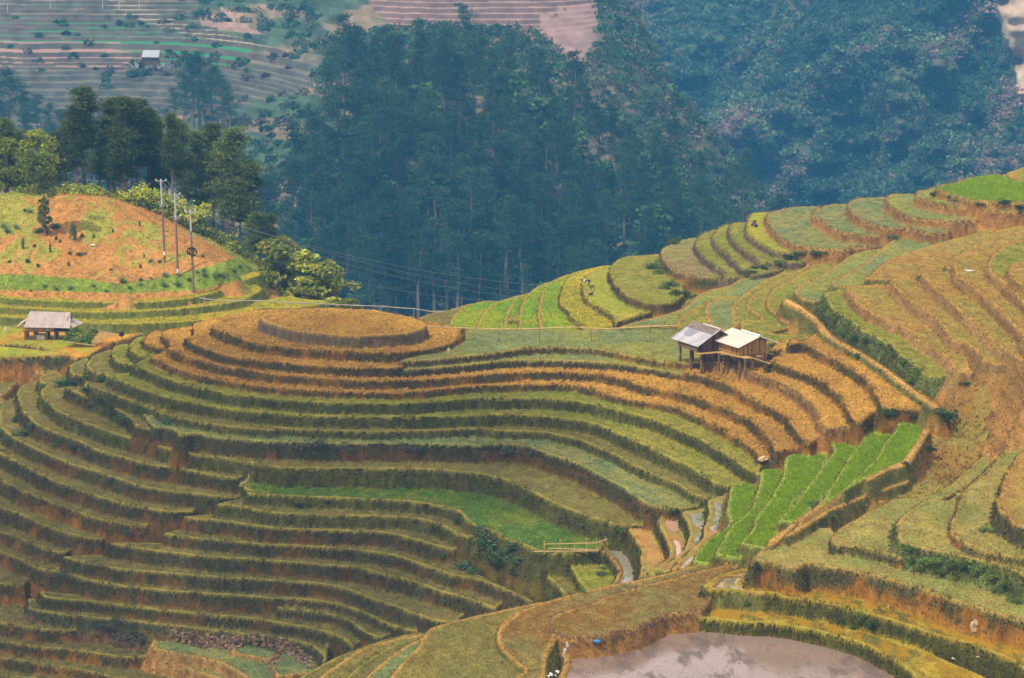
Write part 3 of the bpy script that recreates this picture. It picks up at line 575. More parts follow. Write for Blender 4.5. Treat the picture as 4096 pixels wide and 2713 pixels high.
def col_slope(U, V, X, Y, Zz, ris):
    nA = fbm(U / 160., V / 50., 81, 4)[..., None]; nB = fbm(U / 34., V / 22., 83, 3)[..., None]
    scrub = np.array((.055, .085, .045)) * (1 + .45 * nB)
    soil = np.array((.30, .155, .11)) * (1 + .25 * nB)
    dry = np.array((.20, .15, .09)) * (1 + .3 * nB)
    t = sstep(-.35, .45, nA + .25)
    col = dry * (1 - t) + scrub * t
    # upper-left shelves: mauve earth and bands of young rice
    W1 = U + 40 * nB[..., 0]; W2 = V + 14 * nB[..., 0]
    A = ublob(W1, W2, 'P:-320,-200 620,-200 900,130 1290,250 1290,300 700,330 -320,480')
    sh = np.where(nA > .12, np.array((.13, .16, .085)), np.array((.25, .165, .125))) * (1 + .25 * nB)
    rid = _h(STEP, np.floor(U / 260. + STEP * .37).astype(np.int64), 3)[..., None]
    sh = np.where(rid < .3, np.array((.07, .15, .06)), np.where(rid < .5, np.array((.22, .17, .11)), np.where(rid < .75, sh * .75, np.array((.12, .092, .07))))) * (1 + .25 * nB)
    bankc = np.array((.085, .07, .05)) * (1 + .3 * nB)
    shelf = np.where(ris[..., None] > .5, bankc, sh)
    g = ((V > 85) & (V < 160 + (U > 300) * 100) & (U < 1000) & (vnoise(U / 300., V / 15., 87) > -.15))[..., None]
    shelf = np.where(g & (ris[..., None] < .5), np.array((.035, .21, .075)), shelf)
    pale = (ublob(U, V, 'P:420,-20 560,20 740,90 950,140 1150,170 1290,235 1100,200 900,170 700,120 500,60'))[..., None]
    shelf = np.where(pale & (ris[..., None] < .5), np.array((.34, .28, .19)), shelf)
    pink = ublob(U, V, 'P:-320,165 480,165 490,200 560,215 600,260 520,275 -320,280')[..., None]
    shelf = np.where(pink & (ris[..., None] < .5), np.array((.34, .20, .15)), shelf)
    col = np.where(A[..., None], shelf, col)
    low = (ublob(W1, W2, 'P:-320,280 640,280 1400,230 1380,330 1000,420 600,500 -320,520'))[..., None]
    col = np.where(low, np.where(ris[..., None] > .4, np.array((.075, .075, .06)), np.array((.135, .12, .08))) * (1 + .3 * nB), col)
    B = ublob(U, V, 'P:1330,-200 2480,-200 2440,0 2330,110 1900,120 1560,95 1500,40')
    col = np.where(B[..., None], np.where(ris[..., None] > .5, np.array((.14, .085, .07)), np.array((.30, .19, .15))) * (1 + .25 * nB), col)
    for s_, c_ in (('P:785,60 900,35 975,50 985,100 1060,135 960,118 860,110 790,85', (.30, .19, .15)), ('P:2160,60 2400,10 2400,90 2350,200 2330,280 2290,280 2210,215 2150,120', (.29, .18, .15)),
                   ('P:2080,115 2160,160 2110,180', (.42, .17, .12)), ('P:2470,130 2540,150 2530,190 2480,180', (.45, .26, .18)), ('P:2620,400 2710,420 2700,470 2640,465', (.33, .19, .16)), ('P:1310,290 1410,290 1400,340 1320,330', (.36, .17, .13)), ('P:1150,770 1210,760 1200,850 1160,840', (.34, .24, .2)), ('P:1000,780 1100,700 1240,740 1160,900 1040,930', (.26, .17, .13))):
        m = ublob(U + 25 * nB[..., 0], V + 18 * nB[..., 0], s_)[..., None]
        col = np.where(m, np.array(c_) * (1 + .2 * nB), col)
    return col
slope_at = surf('forested_slope', [(-300, 1500, 640), (1500, 1500, 610), (3700, 1500, 640), (0, 1200, 660), (800, 1250, 650), (2000, 1250, 640), (3000, 1200, 650), (0, 800, 700), (900, 850, 690), (1600, 800, 665), (2500, 800, 675), (3000, 850, 700),
    (0, 500, 780), (700, 480, 780), (1350, 500, 700), (2000, 450, 710), (2500, 450, 725), (100, 200, 850), (900, 200, 840), (1500, 220, 780), (2200, 200, 770), (-1200, -150, 980), (-1200, 500, 800), (-1200, 1400, 650), (0, -150, 960), (1000, -150, 950), (2000, -150, 880), (2450, -150, 850)],
    (-1200, 0), (-180, 1480), 800, 560, 'hazy slope across the valley with far terraces and pine wood', terr=terr_slope, right=RIDGE, colf=col_slope)
def col_mount(U, V, X, Y, Zz, ris):
    nA = fbm(U / 200., V / 220., 91, 4)[..., None]; nB = fbm(U / 30., V / 30., 93, 3)[..., None]
    t = sstep(-.3, .5, nA + .2 + .3 * nB)
    col = np.array((.11, .095, .065)) * (1 - t) * (1 + .3 * nB) + np.array((.055, .08, .04)) * t * (1 + .4 * nB)
    cl = ublob(U + 14 * nB[..., 0], V, 'P:3968,-250 3975,0 3995,40 4015,110 4040,180 4060,260 4075,330 4085,420 4100,470 4300,400 4420,-250')[..., None]
    col = np.where(cl, np.array((.50, .36, .25)) * (1 + .30 * fbm((U + V) / 26., V / 60., 97, 3)[..., None]), col)
    return col
mount_at = surf('mountain', [(2200, 1200, 985), (3200, 1200, 985), (4500, 1200, 930), (2300, 700, 1090), (3000, 700, 1050), (3700, 700, 1000), (4500, 700, 960), (2300, 200, 1210), (2900, 200, 1150), (3500, 200, 1060), (4100, 200, 1040), (4500, 200, 1000), (2200, -300, 1320), (2900, -300, 1260), (3500, -300, 1150), (4500, -300, 1060), (5600, 1200, 900), (5600, 400, 940), (5600, -300, 1030)],
    (2100, 5600), (-280, 1250), 450, 220, 'steep hazy mountain side with scrub and a pale landslide scar', colf=col_mount, rough=4.0)

def valley_floor():
    xs = np.linspace(-890, 890, 60); yy = np.linspace(-55, 1780, 60); X, Y = np.meshgrid(xs, yy); Zf = -152 + 4 * fbm(X / 120., Y / 120., 401, 3)
    n = fbm(X / 60., Y / 60., 403, 3)[..., None]; c = np.clip(np.array((.06, .085, .04)) * (1 + .35 * n), .01, .3)
    tag(mesh_np('valley_floor', np.stack([X, Y, Zf], -1).reshape(-1, 3), grid_faces(60, 60), MAT_LAND, c.reshape(-1, 3), 'earth', smooth=True), 'dark scrubby floor of the valley', kind='structure')
valley_floor()
# ------------------------------------------------------------ leaves, trees
def leaf_quads(P, size, rs, flat=0.0, asp=.55, up=None):
    """one small leaf-shaped quad at every point, random tilt; flat -> lies flatter"""
    n = len(P); d = rs.normal(size=(n, 3)); d /= np.linalg.norm(d, axis=1)[:, None]
    e = rs.normal(size=(n, 3)); 
    if flat: d[:, 2] *= (1 - flat); e[:, 2] *= (1 - flat)
    d /= np.linalg.norm(d, axis=1)[:, None]
    e -= (e * d).sum(1)[:, None] * d; e /= np.linalg.norm(e, axis=1)[:, None]
    s = (size * rs.uniform(.6, 1.35, n))[:, None]
    V = np.stack([P - d * s, P + e * s * asp, P + d * s, P - e * s * asp], 1).reshape(-1, 3)
    return V, np.arange(4 * n).reshape(n, 4)
def tube_np(pts, rad, k=6):
    V = []; Fc = []
    pts = np.array(pts, float)
    for i, p in enumerate(pts):
        t = pts[min(i + 1, len(pts) - 1)] - pts[max(i - 1, 0)]; t = t / (np.linalg.norm(t) + 1e-9)
        a = np.cross(t, (0, 0, 1) if abs(t[2]) < .9 else (1, 0, 0)); a /= np.linalg.norm(a); b = np.cross(t, a)
        for j in range(k):
            an = 2 * math.pi * j / k; V.append(p + rad[i] * (math.cos(an) * a + math.sin(an) * b))
    for i in range(len(pts) - 1):
        for j in range(k): Fc.append((i * k + j, i * k + (j + 1) % k, (i + 1) * k + (j + 1) % k, (i + 1) * k + j))
    return np.array(V), np.array(Fc)
def join(parts):
    V = []; Fc = []; n = 0
    for v, f in parts: V.append(v); Fc.append(np.asarray(f) + n); n += len(v)
    return np.vstack(V), np.vstack(Fc)
MAT_BARK = mat_simple('bark', (.20, .13, .095), .95, .35, 3.0)
def shade(V, base, rs, var=.25, n=4):
    k = len(V) // n
    c = np.array(base)[None, :] * (1 + var * rs.normal(size=(k, 1))); c[:, 0] *= 1 + .18 * rs.normal(size=k)
    return np.repeat(np.clip(c, .004, .6), n, 0)
def pine_mesh(seed, H, spread, clear, nb, per, leaf, col, lean=.02):
    rs = np.random.default_rng(seed)
    ax = [(rs.normal() * lean * H * t, rs.normal() * lean * H * t, H * t) for t in np.linspace(0, 1, 6)]; ax[0] = (0, 0, -1.5)
    axp = np.array(ax)
    parts = [tube_np(ax, [H * .019 * (1 - .85 * t) for t in np.linspace(0, 1, 6)], 6)]
    pts = []
    for b in range(nb):
        h = clear + (1 - clear) * (b + rs.random()) / nb
        c0 = np.array([np.interp(h * H, axp[:, 2], axp[:, k]) for k in range(3)])
        rel = (h - clear) / (1 - clear)
        Ln = spread * (1.0 - .72 * rel ** 1.6) * rs.uniform(.45, 1.15) * (0.55 + .45 * min(1, rel * 5))
        an = rs.uniform(0, 2 * math.pi); rise = rs.uniform(-.02, .32) + .35 * rel
        end = c0 + Ln * np.array((math.cos(an), math.sin(an), rise))
        mid = (c0 + end) / 2 + np.array((0, 0, -.06 * Ln))
        parts.append(tube_np([c0, mid, end], [H * .0035, H * .0025, H * .001], 3) if True else None)
        for k in range(3):
            t = (.45, .75, 1.0)[k]; c = c0 + (end - c0) * t
            r = Ln * (.16 + .14 * rs.random()) + leaf
            q = rs.normal(size=(per, 3)) * np.array((r, r, r * .34)) + c + np.array((0, 0, .3 * r)); pts.append(q)
    P = np.vstack(pts)
    V, Fq = leaf_quads(P, leaf, rs, .25, .17)
    tv, tf = join(parts)
    return (tv, tf), (V, Fq, shade(V, col, rs, .28))
def broad_mesh(seed, H, W, ncl, per, leaf, col, trunk=.3, tall=1.0):
    rs = np.random.default_rng(seed)
    parts = [tube_np([(0, 0, -1), (rs.normal() * .02 * H, rs.normal() * .02 * H, H * trunk), (0, 0, H * .75)], [H * .025, H * .018, H * .006], 6)]
    pts = []
    for c in range(ncl):
        a = rs.uniform(0, 2 * math.pi); rr = math.sqrt(rs.random()); hh = rs.random()
        prof = math.sin(math.pi * min(1, .12 + .88 * hh)) ** .6
        ctr = np.array((math.cos(a) * rr * W * prof, math.sin(a) * rr * W * prof, H * (trunk + (1 - trunk) * hh * .95)))
        r = W * rs.uniform(.22, .42)
        q = rs.normal(size=(per, 3)); q /= np.linalg.norm(q, axis=1)[:, None]; q *= (r * rs.uniform(.55, 1.05, per))[:, None]; q[:, 2] *= .75
        pts.append(q + ctr)
        parts.append(tube_np([(0, 0, H * trunk * .8), tuple(ctr * np.array((.6, .6, .95))), tuple(ctr)], [H * .008, H * .004, H * .001], 3))
    P = np.vstack(pts); V, Fq = leaf_quads(P, leaf, rs, .1, .6)
    return join(parts), (V, Fq, shade(V, col, rs, .25))
def make_proto(meshes):
    (tv, tf), (cv, cf, cc) = meshes
    def me(nm, v, f, mt, col=None):
        o = mesh_np(nm, v, f, mt, col); m_ = o.data; bpy.data.objects.remove(o); return m_
    return me('trunk', tv, tf, MAT_BARK), me('crown', cv, cf, MAT_LEAF, cc)
def place_tree(name, proto, loc, sc, rz, label, cat='tree', group=None, tilt=0):
    r = bpy.data.objects.new(name, None); C.collection.objects.link(r); r.empty_display_size = .5
    r.location = loc; r.rotation_euler = (tilt, 0, rz); r.scale = (sc[0], sc[0], sc[1]) if isinstance(sc, tuple) else (sc, sc, sc)
    tag(r, label, cat, group)
    for nm, m_ in zip(('trunk', 'crown'), proto):
        c = bpy.data.objects.new(nm, m_); C.collection.objects.link(c); c.parent = r
    return r
PINE_C = (.045, .088, .040); PINE_N = (.115, .15, .040)
far_pines = [make_proto(pine_mesh(100 + i, 25, (3.6, 4.2, 3.2, 4.4)[i % 4], (.38, .5, .34, .55)[i % 4], 34, 26, .46, PINE_C)) for i in range(5)]
far_broad = [make_proto(broad_mesh(140 + i, (11, 14, 9)[i], (4.5, 5, 4.2)[i], 26, 40, .55, (.075, .14, .04))) for i in range(3)]
near_pines = [make_proto(pine_mesh(160 + i, 12, (1.75, 1.5, 2.0, 1.4, 1.8)[i], (.36, .45, .28, .42, .33)[i], 62, 34, .24, PINE_N)) for i in range(5)]
near_broad = [make_proto(broad_mesh(180 + i, (8, 7, 7.5)[i], (2.2, 2.6, 2.0)[i], 40, 75, .20, [(.30, .33, .03), (.30, .32, .05), (.33, .35, .05)][i], .18)) for i in range(3)]

rs = np.random.default_rng(5)
FOREST = px('P:1265,560 1390,500 1600,440 1800,430 2000,430 2150,470 2300,560 2450,700 2700,800 2950,880 3150,980 3250,1150 3100,1330 2300,1400 1350,1400 1150,1330 1050,1200 1000,1050 1200,900 1300,760')
def inside(u, v, P):
    r = False
    for (x0, y0), (x1, y1) in zip(P, P[1:] + P[:1]):
        if (y0 > v) != (y1 > v) and u < (x1 - x0) * (v - y0) / (y1 - y0) + x0: r = not r
    return r
spots = []; tries = 0
while len(spots) < 225 and tries < 40000:
    tries += 1
    u, v = rs.uniform(1000, 3300), rs.uniform(420, 1400)
    if not inside(u, v, FOREST): continue
    if any(abs(u - a) < 42 and abs(v - b) < 30 for a, b in spots): continue
    spots.append((u, v))
for u, v in [(1375, 490), (1425, 500), (1460, 470), (1550, 520), (1600, 510), (1690, 560), (1345, 460)]: spots.append((u, v))
for i, (u, v) in enumerate(spots):
    p = slope_at(u, v); br = rs.random() < .16 or (u > 2600 and rs.random() < .35)
    if br: place_tree('broadleaf_tree', far_broad[rs.integers(3)], p, rs.uniform(.8, 1.25), rs.uniform(0, 6.3), 'rounded blue-green leafy tree in the pine wood across the valley', 'tree', 'leafy trees in the far wood')
    else:
        k = rs.uniform(.72, 1.08) * (1.0 if u < 2100 else .82)
        place_tree('pine_tree', far_pines[rs.integers(5)], p, (k * rs.uniform(.85, 1.1), k), rs.uniform(0, 6.3), 'tall blue-hazed pine in the dense wood across the valley', 'tree', 'pines of the far wood', rs.normal() * .02)
# two hazy clumps on the left of the far slope
for u, v, k in [(-20, 560, .7), (40, 570, .75), (95, 580, .62), (150, 590, .55), (200, 600, .5), (250, 600, .42), (10, 640, .6), (110, 660, .55), (300, 600, .35), (220, 690, .5), (290, 700, .48), (350, 690, .5), (410, 705, .46), (470, 700, .5), (530, 715, .45), (590, 720, .5), (640, 730, .45), (690, 740, .5), (740, 760, .5), (380, 760, .5), (560, 790, .5), (660, 800, .5)]:
    place_tree('pine_tree', far_pines[rs.integers(5)], slope_at(u, v), (k * 1.35, k), rs.uniform(0, 6.3), 'blue-hazed bushy pine on the far slope behind the knoll', 'tree', 'pines of the left far clump')
for u, v, k in [(770, 500, .78), (800, 520, .8), (845, 540, .72), (890, 540, .62), (740, 560, .6), (920, 530, .5), (700, 520, .45), (820, 570, .6)]:
    place_tree('pine_tree', far_pines[rs.integers(5)], slope_at(u, v), (k * 1.3, k), rs.uniform(0, 6.3), 'dark hazy pine in the clump right of the far hut', 'tree', 'pines of the clump by the far hut')

# scrub on the mountain and the slope: nobody could count it
def scrub(name, label, pts, rad, col, per, leaf, seed):
    r_ = np.random.default_rng(seed); Vs = []; Cs = []
    n = len(pts); R_ = np.asarray(rad)
    q = r_.normal(size=(n, per, 3)); q /= np.linalg.norm(q, axis=2)[..., None]; q *= r_.uniform(.5, 1.0, (n, per, 1)); q[..., 2] = np.abs(q[..., 2]) * .9
    P = (np.asarray(pts)[:, None, :] + q * R_[:, None, None]).reshape(-1, 3)
    V, Fq = leaf_quads(P, leaf, r_, 0, .65)
    base = np.asarray(col) * (1 + .3 * r_.normal(size=(n, 1)))
    c = np.repeat(np.repeat(base, per, 0) * (1 + .2 * r_.normal(size=(n * per, 1))), 4, 0)
    return tag(mesh_np(name, V, Fq, MAT_LEAF, np.clip(c, .005, .5)), label, kind='stuff')
P_, R2, C_ = [], [], []
for i in range(8200):
    u, v = rs.uniform(2350, 4250), rs.uniform(-160, 1000)
    if u > 3965 + max(v, 0) * .28 and v < 470: continue
    P_.append(mount_at(u, v)); R2.append(rs.uniform(1.2, 4.2) * (1.15 if rs.random() < .2 else .8))
    C_.append([(.05, .10, .055), (.08, .135, .07), (.13, .18, .085), (.20, .155, .12), (.27, .185, .16)][int(np.clip(2.5 + 3.4 * float(fbm(np.array([(u + .9 * v) / 210.]), np.array([(v - .4 * u) / 480.]), 301, 3)[0]) + rs.normal() * .8, 0, 4))])  # green and mauve scrub tones, banded diagonally to stand in for gully shading
scrub('scrub', 'mixed scrub and small trees covering the steep hazy mountain', P_, R2, C_, 26, .72, 11)
P_, R2, C_ = [], [], []
RID = px('P:2470,-160 2510,0 2600,150 2690,330 2840,520 3000,700 3190,900 3340,1050 3000,1050 2700,760 2430,520 2350,300 2400,120 2380,-100')
LFT = px('P:150,1250 150,640 640,600 700,760 900,480 1250,360 1330,480 1250,700 1050,900 950,1100 900,1280')
UPP = px('P:560,0 780,0 780,60 960,120 1060,140 1290,240 1290,60 1000,-150 560,-150')
MID = px('P:1270,160 1600,110 2100,110 2330,290 2420,560 1900,420 1400,430 1290,330')
for i in range(8800):
    u, v = rs.uniform(0, 3300), rs.uniform(-150, 1300)
    z_ = 0 if inside(u, v, RID) else 1 if inside(u, v, LFT) else 2 if inside(u, v, UPP) else 3 if inside(u, v, MID) else -1
    if z_ < 0 and u < 1300 and 60 < v < 520 and rs.random() < .10: z_ = 4
    if z_ < 0 and not (inside(u, v, FOREST) and rs.random() < .45): continue
    if z_ in (1, 2) and u > 640 and rs.random() < .45: continue
    P_.append(slope_at(u, v)); R2.append(rs.uniform(.9, 2.6) * (1.35 if z_ in (0, 3) else 1)); C_.append([(.05, .095, .04), (.06, .115, .045), (.075, .10, .045), (.12, .10, .07)][rs.integers(4)])
scrub('undergrowth', 'dark undergrowth and bushes filling the far slope between the trees', P_, R2, C_, 40, .55, 12)
# ------------------------------------------------------------ water
def mat_water(name, mud, rough=.06, weed=None, wscale=1.2):
    m, nt, b = new_mat(name)
    tc = node(nt, 'ShaderNodeNewGeometry')
    mp = node(nt, 'ShaderNodeMapping'); mp.inputs['Scale'].default_value = (1, .35, 1); nt.links.new(tc.outputs['Position'], mp.inputs[0])
    nz = node(nt, 'ShaderNodeTexNoise', inputs={'Scale': wscale, 'Detail': 6.0, 'Roughness': .65}); nt.links.new(mp.outputs[0], nz.inputs['Vector'])
    rp = node(nt, 'ShaderNodeValToRGB'); e = rp.color_ramp.elements
    e[0].position = .50; e[1].position = .60; e[0].color = mud + (1,); e[1].color = (weed or mud) + (1,)
    nt.links.new(nz.outputs[0], rp.inputs[0]); nt.links.new(rp.outputs[0], b.inputs['Base Color'])
    r2 = node(nt, 'ShaderNodeMapRange', inputs={'From Min': .50, 'From Max': .60, 'To Min': rough, 'To Max': .5 if weed else rough}); nt.links.new(nz.outputs[0], r2.inputs[0]); nt.links.new(r2.outputs[0], b.inputs['Roughness'])
    b.inputs['IOR'].default_value = 1.33; b.inputs['Specular IOR Level'].default_value = .5
    bp = node(nt, 'ShaderNodeBump', inputs={'Strength': .16, 'Distance': .05}); n2_ = node(nt, 'ShaderNodeTexNoise', inputs={'Scale': 5.0}); nt.links.new(tc.outputs['Position'], n2_.inputs['Vector'])
    nt.links.new(n2_.outputs[0], bp.inputs['Height']); nt.links.new(bp.outputs[0], b.inputs['Normal'])
    return m
WM = {'POND': mat_water('pond_water', (.215, .15, .12), .05, (.12, .08, .06), .7), 'E1': mat_water('paddy_water', (.30, .17, .008), .07, (.11, .095, .012), 1.4), 'E2': None,
      'W': mat_water('clear_water', (.24, .20, .16), .04, (.10, .13, .03), 1.6), 'V2': mat_water('muddy_water', (.42, .24, .15), .08), 'V3': None, 'V4': None}
WM['E1w'] = WM['E2w'] = WM['W']; WM['E2'] = WM['E1']; WM['V3'] = WM['V4'] = WM['W']
for k_, mt in WM.items():
    k = NAMES.index(k_); m = (LID == k) & (DIN > .22)
    c = m[:-1, :-1] & m[1:, :-1] & m[:-1, 1:] & m[1:, 1:]
    ii, jj = np.nonzero(c)
    if len(ii) == 0: continue
    idx = np.full((NY, NX), -1); use = np.zeros((NY, NX), bool)
    for a, b in ((0, 0), (0, 1), (1, 1), (1, 0)): use[ii + a, jj + b] = True
    idx[use] = np.arange(use.sum())
    V = np.stack([Xg[use], Yg[use], np.full(use.sum(), LAY[k_]['z'] - .035)], -1)
    tag(mesh_np('water', V, np.stack([idx[ii, jj], idx[ii, jj + 1], idx[ii + 1, jj + 1], idx[ii + 1, jj]], -1), mt, smooth=True), kind='structure')

# ------------------------------------------------------------ grass, rice and scrub on the land
def blades(name, label, mask, n, h, w, col, seed, per=3, lean=.5, var=.3, colmix=0.0):
    r_ = np.random.default_rng(seed)
    fi = np.flatnonzero(mask.ravel())
    if len(fi) == 0: return
    wt_ = (Yg.ravel()[fi]); f = fi[r_.integers(0, len(fi), n)]
    x = Xg.ravel()[f] + r_.uniform(-.08, .08, n); y = Yg.ravel()[f] + r_.uniform(-.08, .08, n); z = Z.ravel()[f]
    B = np.repeat(np.stack([x, y, z], -1), per, 0); k = n * per
    B[:, :2] += r_.normal(size=(k, 2)) * w * 1.5
    a = r_.uniform(0, 6.283, k); hh = h * r_.uniform(.5, 1.3, k); ln = r_.normal(size=(k, 2)) * lean * hh[:, None]
    dx = np.stack([np.cos(a), np.sin(a), np.zeros(k)], -1) * (w * r_.uniform(.6, 1.3, k))[:, None]
    T = B + np.concatenate([ln, hh[:, None]], 1)
    B[:, 2] -= .04
    V = np.stack([B - dx, B + dx, T], 1).reshape(-1, 3)
    c = np.asarray(col, float)
    c = c[r_.integers(0, len(c), n)] if c.ndim == 2 else np.repeat(c[None], n, 0)
    if colmix: c = c * (1 - colmix) + COL.reshape(-1, 3)[f] * colmix
    c = np.repeat(c * (1 + var * r_.normal(size=(n, 1))), per, 0)
    tag(mesh_np(name, V, np.arange(3 * k).reshape(k, 3), MAT_LEAF, np.clip(np.repeat(c, 3, 0), .004, .7)), label, kind='stuff')
VIS = (np.abs(Xg / Yg) < math.tan(R(10.6))) & (Yg < 300)
lo = sstep(-.05, .35, fbm(Xg / 1.1, Yg / 1.1, 101, 3)) > .5
fringe = VIS & ((RISER & (drop < .4)) | (TREAD & (DIN < .10)))
soft = np.isin(BG, ['dark', 'mix', 'green', 'stone', 'bush', 'scar'])
blades('bank_grass', 'dark rank grass and weeds along the terrace banks', fringe & soft & lo, 9000, .15, .035, [(.075, .085, .03), (.09, .085, .03), (.09, .07, .05), (.07, .10, .03)], 201, colmix=.4)
blades('bank_grass', 'dark low weeds clothing the terrace banks', VIS & RISER & soft & (veg[..., 0] > .4), 60000, .085, .04, [(.13, .12, .03), (.16, .13, .03), (.14, .10, .045)], 202, colmix=.6)
blades('dry_grass', 'tan dry grass on the earth banks', VIS & (RISER | (TREAD & (DIN < .15))) & np.isin(BG, ['mix', 'scar', 'tan', 'dry', 'rim']), 32000, .11, .03, [(.42, .26, .07), (.34, .20, .05), (.5, .32, .09)], 203, colmix=.5)
blades('purple_grass', 'purple-grey seeding grass on the upper banks', VIS & fringe & np.isin(BG, ['purple', 'dry']), 9000, .16, .03, [(.16, .11, .08), (.13, .12, .06)], 204, colmix=.3)
blades('short_grass', 'short grass growing on the green shelves', VIS & TREAD & np.isin(KG, ['grass', 'field', 'thin', 'olive', 'blue', 'straw', 'tanfield', 'brown', 'yellow', 'brownfield']) & (DIN > .12), 150000, .055, .035, [(.26, .27, .04), (.34, .28, .06), (.18, .23, .07)], 205, per=2, colmix=.75, lean=.9)
blades('young_rice', 'bright green young rice standing in the strips and ridge paddies', VIS & TREAD & np.isin(KG, ['rice']) & (DIN > .2), 45000, .13, .03, [(.40, .60, .03), (.46, .64, .03), (.34, .52, .03)], 206, per=3, lean=.6, colmix=.4)
blades('pale_rice', 'yellow green rice seedlings under the knoll', VIS & TREAD & np.isin(KG, ['rice3', 'weed', 'rice2']) & (DIN > .15), 30000, .08, .03, [(.46, .46, .03), (.36, .42, .03)], 207, per=2, colmix=.6)
blades('slope_grass', 'rough grass and weeds on the free slopes', VIS & BASEM & (Yg < 262), 30000, .14, .04, [(.20, .20, .05), (.30, .20, .05), (.14, .17, .05)], 208, colmix=.6)
blades('knoll_grass', 'thin weeds dotted over the orange knoll', BASEM & (Yg > 264) & (Xg < -10) & (Yg < 300), 26000, .12, .05, [(.34, .36, .07), (.24, .32, .10), (.5, .34, .08)], 209, colmix=.6)
wmask = np.isin(KG, ['water', 'yellowwater']) & TREAD & VIS & (fbm(Xg / 1.2, Yg / 2.5, 111, 3) > .12)
blades('water_weed', 'dark rice stubble and weed standing in the flooded paddies', wmask & (DIN > .4), 7500, .12, .014, [(.10, .11, .05), (.15, .15, .06)], 210, per=3, lean=.4)
# loose clods on the ploughed shelves
def clods():
    r_ = np.random.default_rng(31); m = VIS & TREAD & (KG == 'plough') & (DIN > .2)
    f = np.flatnonzero(m.ravel()); f = f[r_.integers(0, len(f), 6000)]; n = len(f)
    cv = np.array([(1, 0, 0), (-1, 0, 0), (0, 1, 0), (0, -1, 0), (0, 0, 1), (0, 0, -1)], float)
    cf = np.array([(0, 2, 4), (2, 1, 4), (1, 3, 4), (3, 0, 4), (2, 0, 5), (1, 2, 5), (3, 1, 5), (0, 3, 5)])
    s = r_.uniform(.04, .12, (n, 1, 1)) * r_.uniform(.6, 1.3, (n, 6, 1)); a = r_.uniform(0, 6.28, n)
    V = cv[None] * s; ca, sa = np.cos(a)[:, None], np.sin(a)[:, None]
    V = np.stack([V[..., 0] * ca - V[..., 1] * sa, V[..., 0] * sa + V[..., 1] * ca, V[..., 2] * .7], -1)
    V += np.stack([Xg.ravel()[f], Yg.ravel()[f], Z.ravel()[f] + .02], -1)[:, None]
    c = np.array((.36, .19, .035)) * (1 + .25 * r_.normal(size=(n, 1)))
    tag(mesh_np('earth_clods', V.reshape(-1, 3), (cf[None] + 6 * np.arange(n)[:, None, None]).reshape(-1, 3), MAT_LAND, np.repeat(np.clip(c, .01, .8), 6, 0), 'earth'), 'loose orange clods turned up on the ploughed shelves', kind='stuff')
clods()
# ------------------------------------------------------------ things: helpers
C.unit_settings.scale_length = 1.5           # one unit is 1.5 m
class MB:
    """collects boxes, bars and quads; build() links them as ONE mesh object"""
    def __init__(s): s.v = []; s.f = []
    def box(s, cx, cy, cz, sx, sy, sz, ax=None):
        n = len(s.v)
        for k in (-1, 1):
            for j, i in ((-1, -1), (-1, 1), (1, 1), (1, -1)): s.v.append((cx + i * sx / 2, cy + j * sy / 2, cz + k * sz / 2))
        s.f += [tuple(n + q for q in t) for t in ((3, 2, 1, 0), (4, 5, 6, 7), (0, 1, 5, 4), (1, 2, 6, 5), (2, 3, 7, 6), (3, 0, 4, 7))]; return s
    def bar(s, p, q, r, k=6, r2=None, bend=None):
        pts = [p, q] if bend is None else [p] + list(bend) + [q]
        V, Fq = tube_np(pts, list(np.linspace(r, r2 if r2 is not None else r, len(pts))), k)
        n = len(s.v); s.v += [tuple(x) for x in V]; s.f += [tuple(int(x) + n for x in t) for t in Fq]
        m = len(V); s.f.append(tuple(n + i for i in range(k))[::-1]); s.f.append(tuple(n + m - k + i for i in range(k))); return s
    def poly(s, pts, th=0.0):
        """thick plate from a planar outline"""
        P = np.array(pts, float); nrm = np.cross(P[1] - P[0], P[2] - P[1]); nrm /= np.linalg.norm(nrm)
        n = len(s.v); k = len(P)
        s.v += [tuple(x) for x in P] + [tuple(x) for x in P - nrm * th]
        s.f.append(tuple(range(n, n + k))); s.f.append(tuple(range(n + 2 * k - 1, n + k - 1, -1)))
        for i in range(k): s.f.append((n + i, n + k + i, n + k + (i + 1) % k, n + (i + 1) % k))
        return s
    def sheet(s, a, b, c, d, n=44, amp=.02, th=.02):
        """corrugated sheet a-b (top edge) d-c (bottom edge)"""
        a, b, c, d = (np.array(x, float) for x in (a, b, c, d)); nrm = np.cross(b - a, d - a); nrm /= np.linalg.norm(nrm)
        if nrm[2] < 0: nrm = -nrm
        n0 = len(s.v)
        for i in range(n + 1):
            t = i / n; w_ = amp * (1 if i % 2 else -1)
            for q in (a + (b - a) * t, d + (c - d) * t): s.v += [tuple(q + nrm * w_), tuple(q + nrm * (w_ - th))]
        for i in range(n):
            o = n0 + 4 * i; p_ = o + 4
            s.f += [(o, p_, p_ + 2, o + 2), (o + 1, o + 3, p_ + 3, p_ + 1), (o, o + 1, p_ + 1, p_), (o + 2, p_ + 2, p_ + 3, o + 3)]
        return s
    def build(s, name, mat, parent=None):
        me = bpy.data.meshes.new(name); me.from_pydata(s.v, [], s.f); me.validate(); me.update(); me.materials.append(mat)
        o = bpy.data.objects.new(name, me); C.collection.objects.link(o)
        if parent: o.parent = parent
        return o
def thing(name, label, cat, loc, rz=0, group=None):
    o = bpy.data.objects.new(name, None); C.collection.objects.link(o); o.location = tuple(loc); o.rotation_euler = (0, 0, rz); o.empty_display_size = .3
    return tag(o, label, cat, group)
